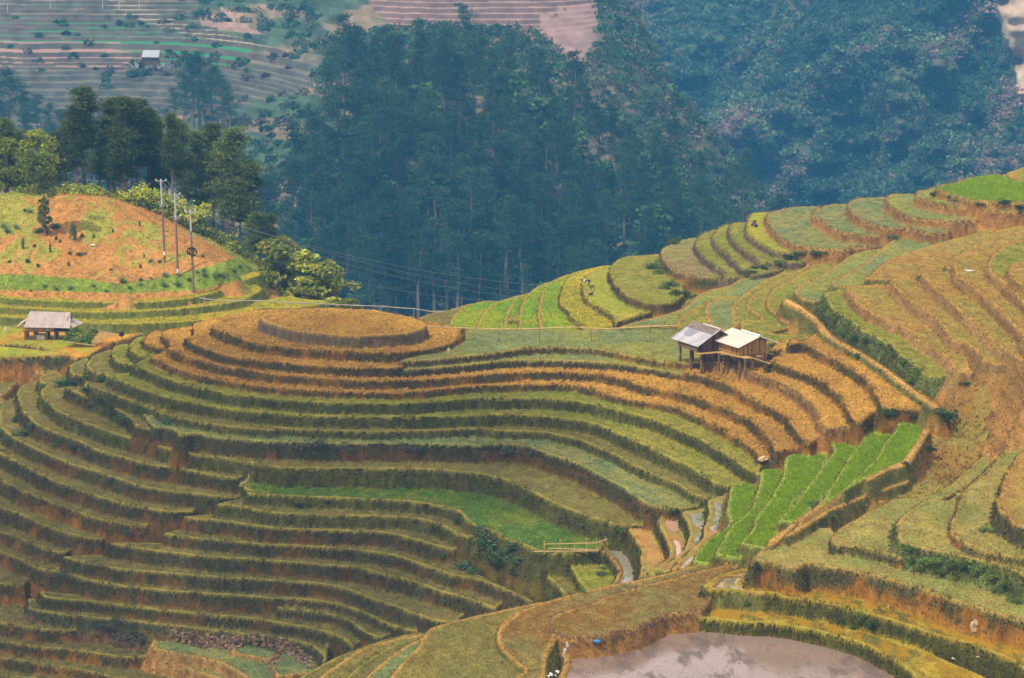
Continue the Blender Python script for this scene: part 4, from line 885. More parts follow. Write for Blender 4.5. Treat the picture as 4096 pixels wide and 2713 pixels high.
def mat_planks(name, c1, c2, sx=5.0):
    m, nt, b = new_mat(name); tc = node(nt, 'ShaderNodeTexCoord'); mp = node(nt, 'ShaderNodeMapping'); mp.inputs['Scale'].default_value = (sx, sx, .25)
    nt.links.new(tc.outputs['Object'], mp.inputs[0]); vo = node(nt, 'ShaderNodeTexVoronoi', inputs={'Scale': 1.0}); nt.links.new(mp.outputs[0], vo.inputs['Vector'])
    nz = node(nt, 'ShaderNodeTexNoise', inputs={'Scale': 3.0, 'Detail': 5.0}); nt.links.new(tc.outputs['Object'], nz.inputs['Vector'])
    mx0 = node(nt, 'ShaderNodeMath', operation='ADD'); sp = node(nt, 'ShaderNodeSeparateColor'); nt.links.new(vo.outputs['Color'], sp.inputs[0])
    nt.links.new(sp.outputs[0], mx0.inputs[0]); nt.links.new(nz.outputs[0], mx0.inputs[1])
    rp = node(nt, 'ShaderNodeValToRGB'); e = rp.color_ramp.elements; e[0].position = .5; e[1].position = 1.35; e[0].color = c1 + (1,); e[1].color = c2 + (1,)
    dv = node(nt, 'ShaderNodeMath', operation='MULTIPLY'); dv.inputs[1].default_value = .85; nt.links.new(mx0.outputs[0], dv.inputs[0])
    e[0].position = .4; e[1].position = 1.0
    nt.links.new(dv.outputs[0], rp.inputs[0]); nt.links.new(rp.outputs[0], b.inputs['Base Color']); b.inputs['Roughness'].default_value = .9; b.inputs['Specular IOR Level'].default_value = .1
    return m
WOOD = mat_planks('weathered_planks', (.115, .058, .02), (.38, .21, .055)); WOOD_D = mat_planks('dark_planks', (.07, .036, .02), (.17, .085, .035))
POST = mat_simple('post_wood', (.17, .105, .05), .9, .35, 2.5); BAMBOO = mat_simple('bamboo', (.46, .31, .13), .6, .25, 3.0); BAMG = mat_simple('grey_bamboo', (.33, .29, .25), .7, .25, 2.0)
ROOFW = mat_simple('pale_sheet', (.50, .44, .38), .55, .06, 1.5, .3); ROOFG = mat_simple('grey_sheet', (.34, .32, .34), .6, .22, 1.2, .3); RUST = mat_simple('rusty_sheet', (.17, .125, .11), .85, .35, 5.0)
RIDGE_M = mat_simple('ridge_cap', (.58, .66, .74), .4, .1, 3.0, .5); ROOFB = mat_simple('brown_grey_sheet', (.40, .325, .30), .7, .22, 1.5)
CONC = mat_simple('concrete', (.42, .41, .42), .85, .12, 4.0); RUSTP = mat_simple('brown_pole', (.20, .13, .10), .8, .2, 3.0); BLACK = mat_simple('black_rubber', (.018, .018, .022), .6, .2, 5.0)
WHITE = mat_simple('white_paint', (.78, .77, .75), .6, .06, 4.0); STEEL = mat_simple('steel', (.30, .31, .33), .5, .1, 4.0, .5); STONE = mat_simple('stone', (.30, .22, .13), .95, .35, 2.0)
THATCH = mat_simple('dry_brush', (.24, .15, .10), .95, .3, 6.0)

# ------------------------------------------------------------ the two stilt huts
def granary(name, label, px0, zg, Lr, wl, wr, rise, hr, fl, wall_l, wall_r, roofmat, gable_in, capmat, wallmat):
    g = on_z(*px0, zg); az = math.atan2(.434, .90)
    t = thing(name, label, 'hut', g, az)
    # local: x across the gable, y back along the ridge
    zr = hr
    sl = rise / wl; eL = zr - rise; eR = zr - rise * wr / wl
    roof = MB().sheet((0, 0, zr), (0, Lr, zr), (-wl, Lr, eL), (-wl, 0, eL), 40); roof.sheet((0, 0, zr), (0, Lr, zr), (wr, Lr, eR), (wr, 0, eR), 40)
    r = roof.build('roof', roofmat, t)
    MB().bar((0, -.03, zr + .05), (0, Lr * .62, zr + .05), .07, 6).build('ridge_cap', capmat, r)
    if roofmat is ROOFG:
        p = MB(); p.sheet((-.02, .1, zr + .02), (-.02, Lr - .1, zr + .02), (-.62, Lr - .1, zr - .62 * sl + .045), (-.62, .1, zr - .62 * sl + .045), 30)
        p.build('rusty_patch', RUST, r)
        MB().sheet((-.62, 1.9, zr - .62 * sl + .03), (-.62, Lr - .5, zr - .62 * sl + .03), (-1.35, Lr - .9, zr - 1.35 * sl + .03), (-1.35, 2.4, zr - 1.35 * sl + .03), 18).build('dark_sheet', mat_simple('dark_sheet', (.21, .21, .26), .6, .15, 2.0), r)
    y0 = gable_in; y1 = Lr - .3
    zu = lambda x: zr - abs(x) * sl - .06
    w = MB()
    for yy in (y0, y1):
        w.poly([(wall_l, yy, fl), (wall_r, yy, fl), (wall_r, yy, zu(wall_r)), (0, yy, zu(0)), (wall_l, yy, zu(wall_l))], .05)
    for xx in (wall_l, wall_r): w.box(xx, (y0 + y1) / 2, (fl + zu(xx)) / 2, .05, y1 - y0 - .06, zu(xx) - fl)
    w.build('wall', wallmat, t)
    pl = MB()
    for k in range(7):
        x = wall_l + (k + .5) * (wall_r - wall_l) / 7; pl.box(x + .01, y0 - .055, fl + (zu(x) - fl) * .47, (wall_r - wall_l) / 7 - .035, .03, (zu(x) - fl) * .92)
    pl.build('boarding', WOOD if wallmat is WOOD else WOOD_D, t)
    MB().box((wall_l + wall_r) / 2, (y0 + y1) / 2, fl - .05, wall_r - wall_l + .16, y1 - y0 + .16, .09).build('floor', POST, t)
    for xx in (wall_l + .05, (wall_l + wall_r) / 2, wall_r - .05):
        for yy in (y0 + .05, (y0 + y1) / 2, y1 - .05):
            a, b = math.cos(az), math.sin(az); wx, wy = g[0] + xx * a - yy * b, g[1] + xx * b + yy * a
            gz = min(float(zat(wx, wy)) - g[2], .35)
            MB().box(xx, yy, (gz - .3 + fl - .1) / 2, .15, .15, fl - .1 - gz + .3).build('stilt', POST, t)
    return t, g, az
HW, gW, azW = granary('stilt_hut', 'wooden stilt hut with pale cream sheet roof and planked gable', (3038.5, 1477), -40.1, 4.3, 1.9, 1.75, .74, 2.5, 1.1, -1.55, .76, ROOFW, .35, RIDGE_M, WOOD)
MB().poly([(-1.6, -.55, 1.02), (-.95, -.75, 1.02), (-.95, 2.2, 1.02), (-1.6, 3.0, 1.02), (-2.3, 2.4, 1.02)][::-1], .05).build('porch_deck', mat_simple('deck_planks', (.40, .25, .085), .85, .25, 3.0), HW)
for x_, y_ in ((-1.55, -.5), (-1.0, -.65), (-2.2, 2.3)): MB().box(x_, y_, .3, .13, .13, 1.35).build('stilt', POST, HW)
for a_, b_ in (((-.9, -.7, 1.0), (.25, -1.1, .55)), ((.1, .9, .75), (1.2, .2, .25)), ((.8, .4, 1.1), (1.6, .55, .9))): MB().bar(a_, b_, .045).build('loose_pole', BAMBOO, HW)
HG, gG, azG = granary('stilt_hut', 'older stilt hut with grey patched sheet roof, left of the pale roofed one', (2650 + 1085 / 4.736, 1250 + 1012 / 4.736), -40.25, 4.2, 1.97, 1.2, 1.17, 2.78, 1.13, -1.35, .95, ROOFG, .45, ROOFW, WOOD_D)
MB().poly([(-1.75, -.15, 1.08), (1.0, -.15, 1.08), (1.0, .5, 1.08), (-1.75, .5, 1.08)], .05).build('front_deck', mat_simple('deck_boards', (.50, .31, .09), .85, .2, 3.0), HG)
st_ = MB()
for k in range(11): st_.bar((-1.62, .3 + .02 * k % 3, 1.16 + .052 * k), (-1.62, 3.6, 1.16 + .052 * k), .035, 5); st_.bar((-1.8, .32, 1.18 + .05 * k), (-1.8, 3.3, 1.18 + .05 * k), .03, 5) if k < 7 else None
st_.build('stacked_timber', POST, HG)
for a_, b_ in (((-1.4, 1.6, .1), (-.3, -.2, .3)), ((.0, 2.6, .45), (.9, .6, .5))): MB().bar(a_, b_, .055).build('loose_pole', POST, HG)

# ------------------------------------------------------------ hut under the knoll, with its vine trellis
def left_hut():
    Zc = (60, 1230, 1353 / 460.)
    f = lambda x, y: (Zc[0] + x / Zc[2], Zc[1] + y / Zc[2])
    g = hit(*f(330, 395)); y = g[1]; gz = g[2]
    t = thing('stilt_hut', 'small open stilt hut with brown grey sheet roof under the orange knoll', 'hut', (g[0], y, gz))
    s = y / F * 1.0 / Zc[2] * 1.013
    P = lambda x, yy, dy=0: ((x - 330) * s, dy, (395 - yy) * s)
    rA, rB = P(165, 66, 1.25), P(645, 80, 1.2); eA, eB = P(108, 233, 0), P(660, 245, 0)
    roof = MB().sheet(rA, rB, eB, eA, 44)
    bA = (eA[0], 2.5, eA[2] - .05); bB = (eB[0], 2.45, eB[2] - .05)
    roof.sheet(rA, rB, bB, bA, 44)
    r = roof.build('roof', ROOFB, t)
    sk = MB(); m1 = P(622, 160, .55); m2 = (m1[0], 1.9, m1[2]); sk.sheet(m1, m2, (m1[0] + 1.25, 2.4, m1[2] - .52), (m1[0] + .55, .1, eB[2] + .03), 16)
    k1 = P(135, 155, .6); sk.sheet(k1, (k1[0], 1.9, k1[2]), (k1[0] - .8, 2.4, k1[2] - .5), (k1[0] - .8, .05, eA[2] + .03), 16)
    sk.build('end_skirt', ROOFB, r)
    MB().poly([rB, (m2[0] - .1, 1.9, m2[2]), (m1[0] - .1, .5, m1[2])], .03).build('gable', WOOD_D, r)
    fz = (395 - 285) * s; tz = eA[2] + .25
    x0, x1 = P(95, 0)[0], P(610, 0)[0]
    w = MB().box((x0 + x1) / 2 - .55, .3, (fz + tz) / 2, (x1 - x0) - 1.2, .05, tz - fz).box(x0 + .03, 1.3, (fz + tz) / 2, .05, 1.9, tz - fz).box((x0 + x1) / 2, 2.2, (fz + tz) / 2, x1 - x0, .05, tz - fz)
    w.build('wall', mat_planks('pale_boards', (.16, .09, .04), (.36, .21, .08)), t)
    MB().box((x0 + x1) / 2, 1.25, fz - .04, x1 - x0, 2.0, .08).build('floor', POST, t)
    for xx in (118, 225, 372, 470, 600):
        for yy in (.3, 1.25, 2.15): MB().bar((P(xx, 0)[0], yy, -.15), (P(xx, 0)[0], yy, fz - .04), .075, 7).build('stilt', POST, t)
    MB().box(P(280, 0)[0], .75, .26, 1.05, .7, .5).build('feed_box', mat_simple('grey_box', (.30, .25, .19), .9, .2, 3.0), t)
    # trellis
    a = hit(*f(880, 470)); tt = thing('vine_trellis', 'low bamboo trellis half covered with green squash vine beside the small hut', 'trellis', a)
    s2 = a[1] / F / Zc[2]; q = lambda x, yy, dy: ((x - 880) * s2, dy, (470 - yy) * s2 - dy * .04)
    lat = MB()
    for k in range(15):
        t_ = k / 14; lat.bar(q(590 + 330 * t_, 400 + 45 * t_ , -.3), q(900 + 260 * t_, 290 + 60 * t_, 2.2), .03, 5)
    for k in range(4): lat.bar(q(580 + 80 * k, 398 - 28 * k, -.3 + .7 * k), q(930 + 80 * k, 446 - 30 * k, -.3 + .7 * k), .03, 5)
    lat.build('lattice', BAMBOO, tt)
    for xx, yy, d in ((665, 450, 0), (832, 450, -.2), (940, 440, 0), (1175, 395, 1.4), (600, 400, 1.6)): MB().bar((q(xx, 0, 0)[0], d, -.25), q(xx, yy - 30, d), .035, 5).build('post', BAMBOO, tt)
    r_ = np.random.default_rng(3); n = 900
    pts = np.stack([r_.uniform(0, 1, n), r_.uniform(0, 1, n)], 1); X_ = 560 + 330 * pts[:, 0] + 60 * pts[:, 1]; Y_ = 405 - 100 * pts[:, 1] + 20 * pts[:, 0]
    Pv = np.array([q(a_, b_, -.2 + 2.2 * c_) for a_, b_, c_ in zip(X_, Y_, pts[:, 1])]); Pv[:, 2] += .12 * np.abs(r_.normal(size=n)) + .2 * np.sin(pts[:, 0] * 9) * pts[:, 1]
    V, Fq = leaf_quads(Pv, .11, r_, .4, .8)
    mesh_np('vine', V, Fq, MAT_LEAF, shade(V, (.13, .24, .045), r_, .3), parent=tt)
    # black bundle on its post, pale bag on the bamboo at the left
    b_ = hit(*f(1262, 400)); bt2 = thing('scarecrow', 'black cloth bundle on a thin post right of the vine trellis', 'scarecrow', b_)
    MB().bar((0, 0, -.1), (0, 0, .75), .025, 5).build('post', BAMBOO, bt2)
    bd = MB()
    for k in range(7): bd.bar((0, 0, .62 + .01 * k), (.26 * math.cos(k * .9), .2 * math.sin(k * .9), .62 + .22 * math.sin(k * 1.7)), .14, 6, .07)
    bd.bar((0, 0, .3), (0, 0, .6), .05, 6, .13); bd.build('cloth', BLACK, bt2)
    c_ = hit(22, 1330); hg = thing('hanging_bag', 'pale cloth bag hanging from a bamboo pole left of the small hut', 'bag', c_)
    MB().bar((0, 0, .55), (1.7, .3, .62), .03, 5).build('pole', BAMBOO, hg); MB().bar((0, 0, .55), (.02, 0, .2), .06, 7, .12).bar((.02, 0, .2), (.05, 0, -.05), .12, 7, .05).build('bag', mat_simple('pale_cloth', (.6, .5, .42), .9, .1, 4.0), hg)
    MB().bar((1.7, .3, -.2), (1.7, .3, .64), .03, 5).build('post', BAMBOO, hg)
left_hut()

# ------------------------------------------------------------ far hut among white blossom
def far_hut():
    b = slope_at(612, 268); b = b + np.array((0, -6, 1.0)); s = b[1] / F * (240 / 1353.)
    t = thing('far_hut', 'distant stilt hut with pale striped sheet roof among the far terraces', 'hut', b)
    P = lambda x, yy, dy=0: ((x - 540) * s, dy, (430 - yy) * s)
    MB().sheet(P(375, 105, 2.6), P(755, 100, 2.6), P(745, 250, 0), P(350, 245, 0), 26, .05, .05).sheet(P(375, 105, 2.6), P(755, 100, 2.6), (P(745, 0)[0], 5, P(0, 240)[2]), (P(350, 0)[0], 5, P(0, 240)[2]), 26, .05, .05).build('roof', mat_simple('bluish_sheet', (.42, .42, .46), .5, .12, .6, .4), t)
    MB().box(0, 2.4, (P(0, 250)[2] + P(0, 400)[2]) / 2, P(730, 0)[0] - P(360, 0)[0], 3.6, P(0, 250)[2] - P(0, 400)[2]).build('wall', WOOD_D, t)
    for x in (360, 480, 610, 725):
        for yy in (.8, 3.9): MB().bar((P(x, 0)[0], yy, -2.2), (P(x, 0)[0], yy, P(0, 390)[2]), .12, 6).build('stilt', POST, t)
    return b
FH = far_hut()
bush_mats = {}
def bush_mesh(seed, n, leaf, col, sx=1, sz=.8, var=.3):
    r_ = np.random.default_rng(seed); pts = []
    for c in range(14):
        a = r_.normal(size=3) * np.array((.42 * sx, .42 * sx, .25)); a[2] = abs(a[2]) + .22
        q = r_.normal(size=(n // 14, 3)); q /= np.linalg.norm(q, axis=1)[:, None]; q *= r_.uniform(.5, 1.0, (n // 14, 1)) * r_.uniform(.28, .5); pts.append(q + a)
    P = np.vstack(pts); P[:, 2] = np.abs(P[:, 2]) * sz
    V, Fq = leaf_quads(P, leaf, r_, 0, .55)
    o = mesh_np('bush', V, Fq, MAT_LEAF, shade(V, col, r_, var)); m = o.data; bpy.data.objects.remove(o); return m
BUSH = {'dark': [bush_mesh(s, 800, .085, (.095, .13, .05)) for s in (1, 2)], 'purple': [bush_mesh(3, 700, .08, (.095, .085, .06))], 'green': [bush_mesh(s, 800, .085, (.12, .165, .04)) for s in (4, 5)],
        'yellow': [bush_mesh(6, 800, .085, (.40, .42, .05)), bush_mesh(16, 800, .085, (.28, .33, .05))], 'far': [bush_mesh(7, 500, .12, (.07, .12, .04))], 'blossom': [bush_mesh(8, 600, .11, (.40, .42, .38), var=.6)]}
def tuft_mesh(seed):
    r_ = np.random.default_rng(seed); n = 110; a = r_.uniform(0, 6.28, n); rr = r_.uniform(.1, 1, n); h = r_.uniform(.5, 1.1, n)
    B = np.stack([.25 * rr * np.cos(a), .25 * rr * np.sin(a), np.zeros(n)], -1); T = np.stack([.95 * rr * np.cos(a), .95 * rr * np.sin(a), h], -1)
    d = np.stack([-np.sin(a), np.cos(a), np.zeros(n)], -1) * .05
    V = np.stack([B - d, B + d, T], 1).reshape(-1, 3); c = np.array((.15, .23, .10)) * (1 + .25 * r_.normal(size=(n, 1)))
    o = mesh_np('grass_clump', V, np.arange(3 * n).reshape(n, 3), MAT_LEAF, np.clip(np.repeat(c, 3, 0), .01, .5)); m = o.data; bpy.data.objects.remove(o); return m
TUFT = [tuft_mesh(i) for i in (1, 2)]
rb = np.random.default_rng(77)
def put(name, mesh, p, w, h, label, cat, group):
    o = bpy.data.objects.new(name, mesh); C.collection.objects.link(o); o.location = tuple(p); o.scale = (w, w, h); o.rotation_euler = (0, 0, rb.uniform(0, 6.28)); return tag(o, label, cat, group)
def bushes(s, kind, label, group, hk=1.0, wk=1.0):
    """'crop:x,y,w ...' foot point and width on the photo"""
    k = 'P'
    for tok in s.split():
        if ':' in tok: k, tok = tok.split(':')
        x, y, w_ = (float(q) for q in tok.split(',')); x0, y0, sc = CROP[k]
        p = hit(x0 + x / sc, y0 + y / sc); W_ = w_ / sc / F * p[1] / 1.55 * wk
        put('bush', BUSH[kind][rb.integers(len(BUSH[kind]))], p - np.array((0, 0, .05)), W_, W_ * hk * rb.uniform(.85, 1.15), label, 'bush', group)
bushes('L:855,480,230 970,480,150 1180,390,130 1090,410,100 1330,420,110 590,500,120 1180,560,160 1070,700,150 1350,710,120 1480,680,120 1430,740,90 1510,790,90 1210,750,110 1500,890,120 1650,960,190 1930,830,90 2230,980,200 1000,1320,160 740,1300,130 130,1220,170 30,1130,130 340,1150,220 230,950,170 450,1030,150 820,1220,130 30,1350,90',
       'dark', 'dark leafy bush on a bank at the left end of the round hill', 'bushes on the left end of the hill')
bushes('31:1770,250,110 1960,330,120 1830,640,190 1640,560,110 2050,480,250 2150,560,260 2000,380,170 2280,600,170 2230,470,170 2100,640,150 2250,700,120 1900,680,120', 'dark', 'dense dark shrub on the bank below the long green paddy', 'shrubs below the long green paddy', .85)
bushes('31:1270,480,70 1600,920,90 1660,950,70 1500,110,50 660,90,70 430,110,120 30:1100,370,140 1610,345,60 810,1215,60 1100,1240,250 850,1150,130 1000,1110,120 1220,1270,110 920,1180,110 560,700,150 21:540,950,180 650,960,140 850,980,90 1420,970,130 1310,960,90 20:1400,1130,90 900,1220,90 950,1210,70 640,930,90 30:50,260,150 22:100,990,200 270,1000,140 700,1200,100', 'purple', 'scrubby dusky bush on a terrace bank of the round hill', 'scrub bushes on the hill banks', .8)
bushes('13:640,1260,80 740,1350,90 700,1300,80 810,1460,130 900,1530,120 1000,1540,90 620,1230,60 23:1400,400,140 1420,340,90 1330,220,90 1230,160,80 1420,290,80 1110,60,80 990,40,80', 'green', 'green shrub on the bushy bank right of the footpath', 'shrubs on the bank beside the footpath')
bushes('23:930,170,80 1120,290,50 1460,560,50 1400,700,60 1660,700,190 1620,640,120 1840,420,80 1520,960,120 1330,1080,70 560,1420,100 700,1510,90 180,300,40 1180,660,110 1210,690,80 850,140,50 1280,420,50', 'dark', 'dark bush beside the ditch and the footpath', 'bushes along the ditch')
bushes('13:1220,640,110 340,820,110 450,800,130 550,810,110 620,800,80 250,870,90 20,940,110 60,900,90 120,900,70 1700,310,60 1750,330,60 1570,280,90 1960,380,70 2180,385,110 2290,390,100 1660,180,70 1740,160,70 1600,200,50 2310,440,60 1420,230,70', 'dark', 'dark low bush under the ridge terraces', 'bushes under the ridge terraces', .7)
bushes('12:1300,900,130 1340,940,80 1430,1050,120 1280,760,90 1340,700,110 1420,660,100 1480,690,90 990,820,70 S:2350,200,60 2080,80,60 R:1160,360,60 480,760,120 560,720,110 600,830,130 700,830,110 800,850,120', 'green', 'green bush on the nose of the ridge against the far wood', 'bushes on the ridge nose')
bushes('12:1540,640,90 1600,600,90 1660,575,80 1700,555,60', 'yellow', 'yellow-green leafy bush on the ridge edge', 'yellow bushes on the ridge edge')
bushes('33:1410,520,130 1520,590,150 1610,580,140 1730,630,140 1850,650,150 1960,660,150 2080,740,150 2110,850,120 2200,800,140 2280,930,150 1380,590,90 1640,690,100 1330,480,110 1470,660,70', 'green', 'feathery green fern clump on the right foreground bank', 'ferns on the right foreground bank', .8)
bushes('33:780,1110,90 950,1080,130 1070,1130,130 900,1150,90 690,200,90 540,110,100 2000,330,110 32:2100,950,60 900,290,60 710,310,50 1020,330,80 1250,150,60 1480,160,70 870,700,90 690,840,60 600,860,60 880,640,80', 'green', 'small green bush on a bank in the right foreground', 'bushes on the foreground banks')
# knoll: grass clumps, saplings, its lone tree
for s_ in '10:1275,850,80 1350,850,60 1405,975,100 1040,1025,120 1190,1010,70 1285,990,50 1510,1050,100 1605,1005,70 1390,1055,100 1190,1045,70 1720,805,60 1720,930,80 1670,950,60 1825,980,100 1905,980,100 1985,940,90 2045,900,80 900,1100,70 795,1060,70 600,1085,90 380,1065,80 265,1095,50 1740,985,90 1860,1000,90 1100,1070,60 480,1085,60 1650,800,40 250,430,90 60,600,110 140,560,90 30,560,100 210,420,60'.split(' '):
    x, y, w_ = (float(q) for q in s_.split(':')[-1].split(',')); p = hit(x / 2.119, 650 + y / 2.119); W_ = w_ / 2.119 / F * p[1] / 1.7
    put('grass_clump', TUFT[rb.integers(2)], p, W_, W_ * .85, 'blue-green arching grass clump on the orange knoll', 'grass clump', 'grass clumps on the knoll')
for s_ in '295,720,22,40 700,640,30,45 792,650,20,50 960,600,18,45 424,775,18,120 195,735,26,150 592,785,30,45 680,790,70,40 235,855,40,60 327,895,30,40 510,685,20,40 1187,895,18,40 580,880,20,60 943,920,24,30 1185,540,14,60 1220,810,10,60 80,850,24,30 475,660,20,60'.split(' '):
    x, y, w_, h_ = (float(q) for q in s_.split(',')); p = hit(x / 2.119, 650 + y / 2.119); k = p[1] / F / 2.119
    put('sapling', BUSH['dark'][rb.integers(2)], p, w_ * k / 1.4, h_ * k / 1.0, 'small dark sapling dotted on the bare orange slope', 'sapling', 'saplings on the orange slope')
p = hit(615 / 2.119, 650 + 660 / 2.119); put('sapling', BUSH['green'][0], p, .42, 2.2, 'taller pale green sapling in the middle of the orange slope', 'sapling', 'saplings on the orange slope')
for x, y, w_ in ((470, 560, 150), (360, 600, 130)):
    p = hit(x / 2.119, 650 + y / 2.119); put('bush', BUSH['dark'][0], p, .9, .6, 'dark bush at the foot of the lone knoll tree', 'bush', 'bushes by the lone tree')
p = hit(378 / 2.119, 650 + 625 / 2.119); k = p[1] / F
lone = thing('broadleaf_tree', 'tall slim leafy tree standing alone on the front of the orange knoll', 'tree', p)
r_ = np.random.default_rng(9)
MB().bar((0, 0, -.3), (.05, 0, 8.5), .13, 7, .04, bend=[(.08, 0, 3), (-.05, 0, 6)]).build('trunk', MAT_BARK, lone)
cl = []
for z0, w_, hgt, n in ((2.6, .85, 2.2, 500), (5.4, 1.2, 2.2, 700), (8.3, 1.75, 3.6, 1400), (1.2, .35, .9, 160)):
    for c in range(9):
        a = r_.normal(size=3) * np.array((w_ * .5, w_ * .5, hgt * .26)); q = r_.normal(size=(n // 9, 3)); q /= np.linalg.norm(q, axis=1)[:, None]; cl.append(q * r_.uniform(.6, 1, (n // 9, 1)) * w_ * .48 + a + np.array((0, 0, z0)))
V, Fq = leaf_quads(np.vstack(cl), .17, r_, .1, .6); mesh_np('crown', V, Fq, MAT_LEAF, shade(V, (.17, .20, .045), r_, .3), parent=lone)

# trees behind the knoll
def stand(ub, vb, vt, proto, y, label, group, wk=1.0, H=12.0):
    p = on_y(ub, vb, y); h = (vb - vt) / F * y * 1.01; k = h / H
    place_tree('pine_tree' if H == 12.0 else 'broadleaf_tree', proto, p - np.array((0, 0, .3)), (k * wk, k), rb.uniform(0, 6.28), label, 'tree', group)
for i, (ub, vb, vt, wk) in enumerate([(310, 790, 420, 1.1), (338, 780, 345, 1.25), (435, 805, 470, 1.0), (455, 800, 392, 1.3), (500, 810, 388, 1.2), (556, 812, 395, 1.2), (597, 815, 430, 1.0), (640, 800, 475, 1.0), (690, 815, 452, .9), (722, 835, 475, .85), (785, 860, 520, 1.1), (857, 950, 490, 1.15), (935, 1000, 515, 1.2), (900, 980, 560, 1.2), (1000, 1030, 640, 1.0), (270, 790, 480, 1.0), (20, 800, 470, 1.2), (75, 800, 520, 1.2), (120, 800, 560, 1.0), (400, 810, 500, 1.1), (480, 825, 520, 1.1), (530, 830, 540, 1.0), (620, 840, 560, 1.0), (670, 850, 560, 1.0), (750, 880, 600, 1.0), (820, 930, 640, 1.1), (960, 1020, 700, 1.0), (180, 800, 560, 1.1), (230, 800, 520, 1.0)]):
    stand(ub, vb, vt, near_pines[i % 5], 301 + (i % 4) * 2.5, 'tall bushy pine in the dark row behind the orange knoll', 'pines behind the knoll', wk)
for i, (ub, vb, vt) in enumerate([(1040, 1095, 840), (1085, 1100, 845), (1010, 1060, 850)]): stand(ub, vb, vt, near_pines[i], 296, 'smaller pine at the right end of the row behind the knoll', 'small pines at the row end', 1.1)
for ub, vb, vt, pr, wk, y in [(30, 800, 535, 0, 1.15, 300), (90, 800, 560, 0, 1.0, 301), (160, 800, 505, 0, 1.1, 301), (215, 800, 600, 2, 1.0, 302)]:
    stand(ub, vb, vt, near_broad[pr], y, 'yellow-green rounded leafy tree at the left edge behind the knoll', 'leafy trees at the left edge', wk, 8.0)
stand(1125, 1215, 935, near_broad[1], 290, 'rounded olive leafy tree at the right foot of the knoll', None, 1.35, 7.0)
stand(1215, 1215, 985, near_broad[2], 289, 'bushy mid green tree between two rounder ones at the foot of the knoll', None, 1.45, 7.5)
stand(1308, 1235, 1030, near_broad[1], 288, 'round dark green tree nearest the gap to the far wood', None, 1.5, 7.0)
stand(1330, 1260, 1175, near_broad[2], 283, 'low green tree under the round dark one at the gap', None, 2.2, 7.5)
stand(1395, 1262, 1180, near_broad[0], 282, 'low yellow-green tree closest to the gap in the hills', None, 2.2, 8.0)
for u, v, w_ in [(100, 790, 120), (150, 780, 110), (230, 790, 100), (290, 785, 120), (350, 780, 120), (410, 800, 110), (470, 805, 110), (540, 840, 120), (590, 830, 140), (650, 860, 150), (700, 880, 130), (745, 870, 150), (790, 920, 120), (840, 960, 130), (900, 1000, 120), (960, 1030, 120), (1000, 1060, 100), (1090, 1110, 80), (1110, 1135, 60), (1130, 1155, 60), (520, 805, 120), (580, 790, 130), (620, 800, 120), (680, 830, 110)]:
    p = on_y(u, v + 12, 297.5); k = w_ / F * 297 / 1.6
    put('bush', BUSH['yellow'][rb.integers(2)], p, k, k * .9, 'yellow-green bush along the crest of the knoll', 'bush', 'bushes along the knoll crest')
for u, v, w_ in [(548, 290, 60), (560, 260, 45)]: put('bush', BUSH['far'][0], slope_at(u, v) + np.array((0, -8, 0)), 2.6, 3.6, 'dark shrub left of the distant hut', 'bush', 'shrubs by the distant hut')
put('bush', BUSH['blossom'][0], slope_at(560, 262) + np.array((0, -11, 0)), 1.2, 2.4, 'white blossoming shrub left of the distant hut', 'bush', None)
put('bush', BUSH['blossom'][0], slope_at(678, 262) + np.array((0, -9, 0)), 2.2, 2.2, 'white blossoming shrub right of the distant hut', 'bush', None)

# ------------------------------------------------------------ power poles, wires
def pole(pb, pt, label, plate=None, coil=None, uppr=.30):
    b = hit(*pb); H = (pb[1] - pt[1]) / F * b[1] * 1.012; lx = (pt[0] - pb[0]) / F * b[1]
    t = thing('power_pole', label, 'pole', b); at_ = lambda k: np.array((lx * k, 0, H * k))
    MB().bar(at_(-.02), at_(1 - uppr), .125, 9, .10).build('lower_shaft', RUSTP, t); MB().bar(at_(1 - uppr), at_(1), .10, 9, .085).build('upper_shaft', CONC, t)
    ca = MB(); ca.box(*(at_(.985) + np.array((0, 0, 0))), 1.05, .07, .07).build('crossarm', STEEL, t)
    for s in (-.48, 0, .48): MB().bar(at_(.985) + np.array((s, 0, .03)), at_(.985) + np.array((s, 0, .2)), .05, 7, .03).build('insulator', WHITE, t)
    MB().box(*at_(.72), .8, .06, .06).box(*at_(.69), .3, .25, .08).bar(at_(.72) + np.array((-.4, 0, 0)), at_(.64), .02, 4).bar(at_(.72) + np.array((.4, 0, 0)), at_(.64), .02, 4).build('lower_bracket', STEEL, t)
    if plate: MB().box(*(at_(plate) + np.array((0, -.13, 0))), .17, .03, .36).build('white_plate', WHITE, t)
    if coil:
        for dx, dz, r in ((-.1, .0, .33), (.12, -.05, .36)):
            ring = [at_(coil) + np.array((dx + r * math.cos(a), -.18 - .05 * (dx > 0), dz + r * math.sin(a))) for a in np.linspace(0, 2 * math.pi, 20)]
            V, Fq = tube_np(ring, [.075] * 20, 6); mesh_np('cable_coil', V, Fq, BLACK, parent=t)
    return [b + at_(.985) + np.array((s, 0, .2)) for s in (-.48, 0, .48)], b + at_(.72)
T1 = pole((658, 1051), (649, 718), 'power pole farthest left of the three on the knoll, with a white plate', .11)
T2 = pole((714, 1108), (708, 773), 'middle power pole of the three on the knoll, with a white foot plate', .07)
T3 = pole((773, 1172), (765, 840), 'power pole nearest the terraces, with a black cable coil', None, .51, .25)
WIRE = mat_simple('wire', (.20, .20, .22), .6, .05, 1.0)
